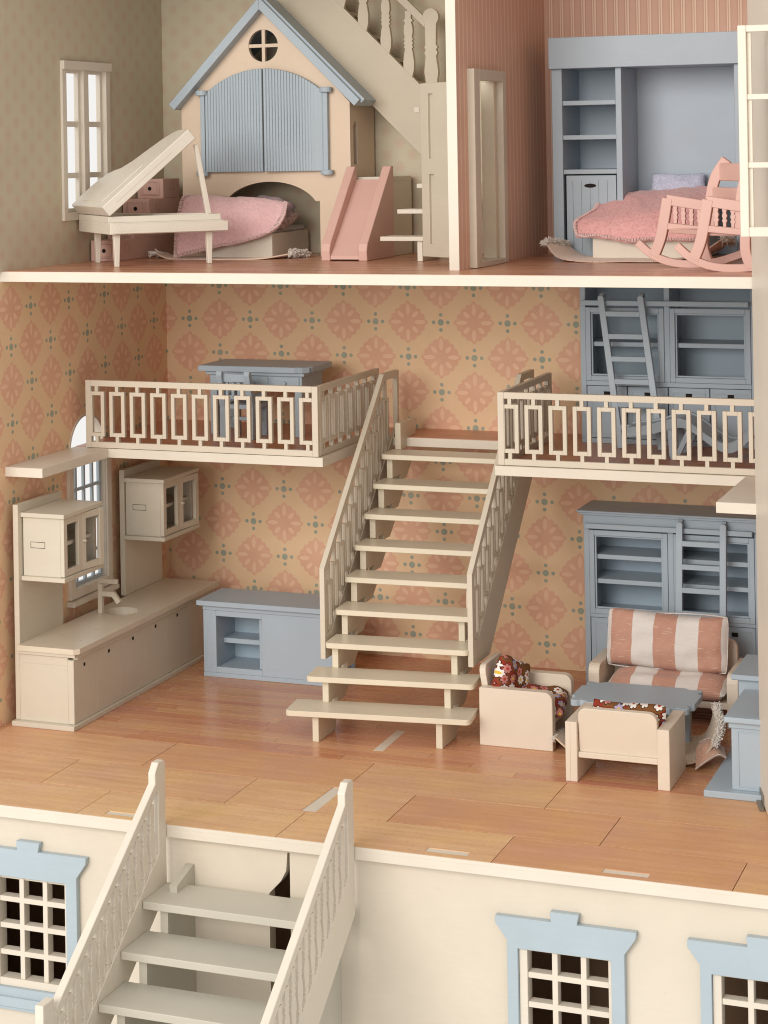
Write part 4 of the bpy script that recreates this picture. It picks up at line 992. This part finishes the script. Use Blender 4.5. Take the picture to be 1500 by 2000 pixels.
# bed with thrown blanket, rug
bd = thing('bed', 'low cream toy bed under the playhouse arch', 'bed', (15, -7, HU))
obj('bed_base', bx(11.6, 19.2, -11.3, -0.9, Zf, 49.4), CREAM, bd)
obj('mattress', bx(11.9, 18.9, -11.0, -1.2, 49.4, 50.0, 0.2), WHITEC, bd)
cushion('bed_pillow', 'crumpled floral pillow in shade-darkened colours at the right end of the playroom bed', cloth('shaded_print_cloth', (0.30, 0.19, 0.16), (0.55, 0.45, 0.40), 300.0), (18.2, -7.6, 51.0), (-62, 12, -20), 4.6, 3.4, 1.5, 21)  # shade on the pillow is put into the cloth's darker, duller brown
cushion('bed_pillow', 'mauve folded cloth tucked under the playroom blanket', MAUVE, (16.8, -7.0, 51.9), (-70, 10, -12), 5.2, 4.6, 2.4, 22)
br = [[(8.9, -9.2, 53.3), (11.6, -8.9, 53.4), (14.6, -8.7, 53.3), (17.6, -8.8, 53.0), (20.2, -8.6, 52.4)],
      [(8.3, -11.6, 53.5), (11.3, -11.3, 53.6), (14.8, -11.1, 53.5), (18.0, -10.8, 53.2), (20.7, -10.2, 52.6)],
      [(8.2, -12.9, 51.2), (11.0, -12.9, 51.5), (14.3, -12.7, 51.8), (17.7, -12.3, 51.9), (20.9, -11.4, 51.4)],
      [(8.1, -13.4, 48.9), (10.8, -13.5, 49.3), (13.8, -13.3, 49.9), (17.0, -12.9, 50.4), (20.5, -12.0, 50.4)],
      [(8.1, -13.6, 46.8), (10.5, -13.7, 47.2), (13.3, -13.6, 47.9), (16.4, -13.2, 48.6), (19.5, -12.6, 49.4)]]
bf = sheet(br, 0, 0, 0, 0.09, 2)
bl = tag(obj('blanket', G().grid(bf, 44, 30, 0.14), BLANKET, smooth=60), 'pale pink stitched felt blanket draped over the playroom bed', 'blanket')
s2 = obj('stitching', stitches(bf, ('u0', 'v1', 'u1'), 32, 0.07), STITCH, bl, smooth=60); s2['kind'] = 'stuff'
rr = [[(5.6, -13.2, 47.3), (8, -14.6, 46.75), (12, -15.2, 46.72), (16, -15.4, 46.75), (19.5, -14.6, 46.85), (22.0, -12.6, 47.3)],
      [(6.0, -10, 46.9), (8, -10, 46.72), (12, -10, 46.72), (16, -10, 46.72), (20, -10, 46.75), (22.6, -9.6, 47.0)]]
rr = [rr[0], [tuple(Vector(a).lerp(Vector(b), 0.5)) for a, b in zip(*rr)], rr[1]]
rf = sheet(rr, 0, 0, 0, 0.02)
ru = tag(obj('rug', G().grid(rf, 40, 10, 0.14), RUGM, smooth=60), 'peach woven rug with fringed ends under the playroom bed', 'rug')
f1 = obj('fringe', fringe([tuple(rf(1, t / 4)) for t in range(5)], [(0.4, -0.5, 0.3)] * 5, 800, 0.6, 0.05, 8, 1.2), FRINGE, ru, smooth=60); f1['kind'] = 'stuff'
f1 = obj('fringe', fringe([tuple(rf(0, t / 4)) for t in range(5)], [(-0.9, -0.2, 0.05)] * 5, 80, 1.0, 0.09, 9, 0.3), FRINGE, ru, smooth=60); f1['kind'] = 'stuff'

# staircase of the playroom
us = thing('attic_stairs', 'beige attic staircase with turned balusters rising behind the playhouse', 'staircase', (32, -5, HU))
obj('side_stringer', G().prism([(35.1, 57.4), (35.1, 65.4), (16.2, 84.0), (8.4, 84.0)], 'y', -4.4, -3.8, 0.03), paint('attic_stair_paint', (0.60, 0.52, 0.395)), us)
AS = MATS['attic_stair_paint']
for i in range(9):
    x1 = 36.4 - 2.72 * i; z = 58.5 + 2.72 * i + 4.6
    obj('tread', bx(x1 - 3.2, x1 + 0.4, -3.78, -0.4, z, z + 0.45), AS, us)
    obj('riser', bx(x1 - 3.2, x1 - 2.9, -3.78, -0.4, z + 0.45, z + 2.72, 0), AS, us)
bprof = [(0.42, -0.9), (0.42, 0.0), (0.62, 0.7), (0.66, 1.6), (0.5, 2.8), (0.40, 3.1), (0.58, 3.3), (0.42, 3.5), (0.58, 3.75), (0.42, 4.0), (0.58, 4.2), (0.42, 4.4), (0.55, 5.0), (0.5, 5.7), (0.36, 6.1), (0.6, 6.3), (0.34, 6.55), (0.40, 7.4)]
bpl = [(-a, b) for a, b in bprof] + [(a, b) for a, b in reversed(bprof)]
base = None
for i in range(6):
    if base is None: base = obj('baluster', G().prism(bpl, 'y', -0.26, 0.26, 0.03), AS, us, local=True); o = base
    else: o = base.copy(); COL.objects.link(o); o.parent = us
    o.location = Vector((33.3 - 2.72 * i - 32, -4.1 + 5, 66.6 + 2.72 * i - HU + 0.2)) * CM
obj('newel', G().prism([(35.25, 65.3), (35.3, 66.3), (35.15, 67.2), (35.35, 69.0), (35.2, 69.4), (35.38, 69.7), (35.2, 70.0), (35.35, 70.3), (35.3, 72.6)] + [(36.0 + 0.95 * math.cos(R(t)), 73.4 + 1.0 * math.sin(R(t))) for t in range(215, -36, -18)] + [(36.65, 72.6), (36.6, 70.3), (36.8, 70.0), (36.6, 69.7), (36.8, 69.4), (36.6, 69.0), (36.85, 67.2), (36.7, 66.3), (36.7, 65.3)], 'y', -4.4, -3.8, 0.03), AS, us)
obj('handrail', G().prism([(35.3, 72.2), (35.3, 73.4), (24.5, 84.0), (23.3, 84.0)], 'y', -4.35, -3.85, 0.03), AS, us)
obj('peg', bx(33.9, 34.5, -4.46, -4.4, 62.7, 63.3, 0.02), CREAM, us)
for (x0, y0, z) in ((34.2, -16.6, 49.3), (35.0, -13.4, 52.1), (36.2, -10.4, 54.8)):
    obj('tread', bx(x0, 42.5, y0, y0 + 3.6, z - 0.48, z), CREAM, us)
    obj('stringer', bx(38.3, 38.9, y0 + 0.3, y0 + 5.8, z - 3.1 if z > 50 else Zf, z - 0.48), CREAM, us)

# ================================================================== BEDROOM (upper right)
cs2 = thing('wardrobe_unit', 'big grey-blue wall unit with shelves, drawer door and bed alcove in the bedroom', 'wardrobe', (62, -4, HU))
XA, XB, YF, YB = 51.0, 72.6, -8.0, -0.3
obj('header_beam', bx(XA - 0.1, XB + 0.1, YF - 0.7, YB, 66.95, 70.3), BLUE, cs2)
obj('left_post', bx(XA, 52.15, YF, YB, Zf, 66.95), BLUE, cs2)
obj('middle_post', bx(58.05, 58.7, YF, YB, Zf, 66.95), BLUE, cs2)
obj('right_post', bx(70.75, XB, YF, YB, Zf, 66.95), BLUE, cs2)
obj('back_panel', bx(52.15, 70.75, -0.9, -0.5, Zf, 66.95, 0), paint('unit_back_paint', (0.47, 0.545, 0.62)), cs2)
for z in (63.5, 59.8, 56.1): obj('shelf', bx(52.16, 58.04, YF + 0.15, -0.9, z - 0.5, z), BLUE, cs2)
dr = obj('hamper_door', bx(52.45, 57.95, YF + 0.1, YF + 0.6, Zf + 0.1, 55.45), BLUE, cs2)
for i in range(5): obj('door_groove', bx(53.15 + 0.95 * i, 53.2 + 0.95 * i, YF + 0.085, YF + 0.1, Zf + 0.6, 54.9, 0), paint('groove_shadow_blue', (0.22, 0.25, 0.28)), dr)
obj('oval_hole', G().prism([(55.1 + 0.66 * math.cos(R(t)), 54.35 + 0.22 * math.sin(R(t))) for t in range(0, 360, 20)], 'y', YF + 0.07, YF + 0.1), DARK, dr)
for z in (64.0, 60.4, 56.8): obj('tenon_mark', bx(58.7, 58.72, YF + 2.6, YF + 3.6, z - 0.25, z + 0.1, 0), BLUEIN, cs2)

b2 = thing('bed', 'low cream toy bed in the bedroom alcove', 'bed', (62, -7, HU))
obj('bed_base', bx(56.35, 67.5, -12.0, -1.0, Zf + 0.12, 49.3), CREAM, b2)
obj('mattress', bx(56.6, 67.2, -11.7, -1.2, 49.3, 50.6, 0.4, seg=3), WHITEC, b2)
cushion('bed_pillow', 'pale lilac pillow at the head of the bedroom bed', LILAC, (63.4, -2.4, 54.0), (-18, 0, 0), 6.2, 3.2, 1.8, 31)
b3 = [[(57.0, -2.6, 52.9), (59.6, -2.5, 53.6), (63.3, -2.8, 53.9), (66.4, -2.9, 54.2), (68.6, -4.2, 53.4)],
      [(55.5, -6.2, 52.6), (58.8, -6.3, 53.2), (62.4, -6.3, 53.4), (65.7, -6.2, 53.5), (68.8, -6.6, 52.6)],
      [(55.6, -9.0, 51.6), (58.4, -9.6, 52.2), (62, -10.0, 52.2), (65.5, -9.8, 52.1), (68.6, -9.4, 51.3)],
      [(54.3, -11.5, 50.6), (57.2, -12.2, 50.7), (61.3, -12.6, 50.5), (65, -12.5, 50.3), (68.4, -12, 49.6)],
      [(54.7, -12.5, 49.3), (57.2, -13.1, 49.1), (61, -13.3, 48.5), (64.8, -13.1, 48.8), (68.2, -12.4, 48.7)]]
b3f = sheet(b3, 0, 0, 0, 0.15, 6)
bl = tag(obj('blanket', G().grid(b3f, 44, 36, 0.16), BLANKET2, smooth=60), 'rose pink fuzzy blanket heaped over the bedroom bed', 'blanket')
s2 = obj('stitching', stitches(b3f, ('u0', 'v1', 'u1'), 46, 0.08), STITCH, bl, smooth=60); s2['kind'] = 'stuff'
r3 = [[(52.0, -14.4, 48.3), (53.6, -16.0, 47.1), (56.5, -17.0, 46.72), (61, -17.2, 46.72), (65.5, -17.0, 46.8), (68.5, -16.2, 47.5), (70.4, -14.4, 48.8)],
      [(52.4, -12, 48.2), (54, -13, 47.0), (57, -13, 46.72), (61, -13, 46.72), (65, -13, 46.75), (68.4, -12.6, 47.3), (70.4, -11.4, 48.6)],
      [(53.0, -9.0, 47.8), (54.6, -9.4, 46.85), (57, -9.5, 46.72), (61, -9.5, 46.72), (65, -9.5, 46.75), (68.2, -9.2, 47.1), (70.2, -8.8, 48.2)]]
r3f = sheet(r3, 0, 0, 0, 0.02)
ru = tag(obj('rug', G().grid(r3f, 48, 12, 0.14), RUGM, smooth=60), 'tan woven rug with curled fringed ends under the bedroom bed', 'rug')
f1 = obj('fringe', fringe([tuple(r3f(0, t / 5)) for t in range(6)], [(-0.5, -0.1, 0.75)] * 6, 700, 0.75, 0.045, 18, 0.8), FRINGE, ru, smooth=60); f1['kind'] = 'stuff'
f1 = obj('fringe', fringe([tuple(r3f(1, t / 5)) for t in range(6)], [(0.6, -0.2, 0.5)] * 6, 700, 0.75, 0.045, 19, 0.8), FRINGE, ru, smooth=60); f1['kind'] = 'stuff'
sb = obj('edge_stitching', stitches(r3f, ('v0',), 70, 0.035), STITCH, ru, smooth=60); sb['kind'] = 'stuff'

# rocking chair
rk = thing('rocking_chair', 'pink rocking chair at the front of the bedroom beside the open casement', 'rocking chair', (73, -27, HU))
def offs(pts, wd):
    A, B = [], []
    for i, p in enumerate(pts):
        a, b = pts[max(i - 1, 0)], pts[min(i + 1, len(pts) - 1)]
        d = Vector((b[0] - a[0], b[1] - a[1])).normalized(); n = Vector((-d.y, d.x)) * wd / 2
        A.append((p[0] + n.x, p[1] + n.y)); B.append((p[0] - n.x, p[1] - n.y))
    return A + list(reversed(B))
def smoothp(P, n=14): return [catmull(P, i / n) for i in range(n + 1)]
for (dx, y) in ((0.0, -30.3), (-5.2, -24.3)):
    T = lambda pts: [(a + dx, b + 0.0) for a, b in pts]
    yy0, yy1 = y, y + 0.75
    obj('runner', G().prism(offs(smoothp(T([(69.3, 49.1), (70.7, 47.9), (72.6, 47.15), (74.8, 46.98), (77.2, 47.25), (79.6, 48.05)])), 0.74), 'y', yy0, yy1, 0.05), PINK, rk)
    obj('front_upright', G().prism(offs(smoothp(T([(70.9, 47.75), (71.6, 49.5), (72.0, 51.4), (72.35, 53.4)])), 1.02), 'y', yy0 - 0.02, yy1 + 0.02, 0.05), PINK, rk)
    obj('rear_upright', G().prism(offs(smoothp(T([(76.3, 47.0), (75.8, 48.6), (75.9, 50.6), (76.5, 52.6)])), 0.95), 'y', yy0 - 0.02, yy1 + 0.02, 0.05), PINK, rk)
    obj('arm', G().prism(T([(72.3, 52.75), (72.3, 53.75), (76.6, 53.05), (76.6, 52.05)]), 'y', yy0 + 0.02, yy1 - 0.02, 0.05), PINK, rk)
    obj('side_rail', G().prism(T([(72.3, 50.35), (72.2, 51.0), (76.2, 50.6), (76.2, 50.0)]), 'y', yy0 + 0.02, yy1 - 0.02, 0.05), PINK, rk)
    for i in range(4):
        x = 73.1 + 0.78 * i + dx; zb = 50.95 - 0.09 * i; zt = 52.85 - 0.12 * i; h = zt - zb
        pr = [(0.14, 0), (0.14, 0.2), (0.24, 0.3), (0.14, 0.4), (0.24, 0.55), (0.14, 0.7), (0.22, 0.85), (0.14, 1)]
        obj('spindle', G().prism([(x - a, zb + h * b) for a, b in pr] + [(x + a, zb + h * b) for a, b in reversed(pr)], 'y', yy0 + 0.12, yy1 - 0.12, 0), PINK, rk)
for i, (xo, y) in enumerate(((0.0, -30.1), (-3.9, -24.9))):
    obj('back_stile', G().prism(offs(smoothp([(75.3 + xo, 50.5), (75.4 + xo, 53.2), (75.9 + xo, 55.4), (77.0 + xo, 57.1)]), 1.0), 'y', y, y + 0.7, 0.05), PINK, rk)
for z, xs in ((55.9, 76.1), (53.6, 75.4)):
    obj('back_slat', G().prism([(xs - 3.9, -24.6), (xs - 3.3, -24.4), (xs + 0.6, -29.6), (xs, -29.8)], 'z', z - 0.85, z + 0.85, 0.08), PINK, rk)
obj('seat', G().prism([(67.4, -24.2), (71.4, -24.2), (76.2, -29.7), (72.3, -29.7)], 'z', 50.0, 50.45, 0.05), PINK, rk)
# stool seen between the rocking chair and the casement
so = thing('stool', 'dark grey-blue stool behind the rocking chair at the right of the bedroom', 'stool', (74.5, -12, HU))
for x in (73.0, 75.4):
    for y in (-13.0, -10.4): obj('leg', bx(x, x + 0.55, y, y + 0.55, Zf, 52.0), BLUE, so)
obj('rung', bx(73.2, 75.8, -13.05, -12.6, 47.2, 47.8), BLUE, so)
obj('seat', bx(72.8, 76.2, -13.3, -9.6, 52.0, 52.6), BLUE, so)
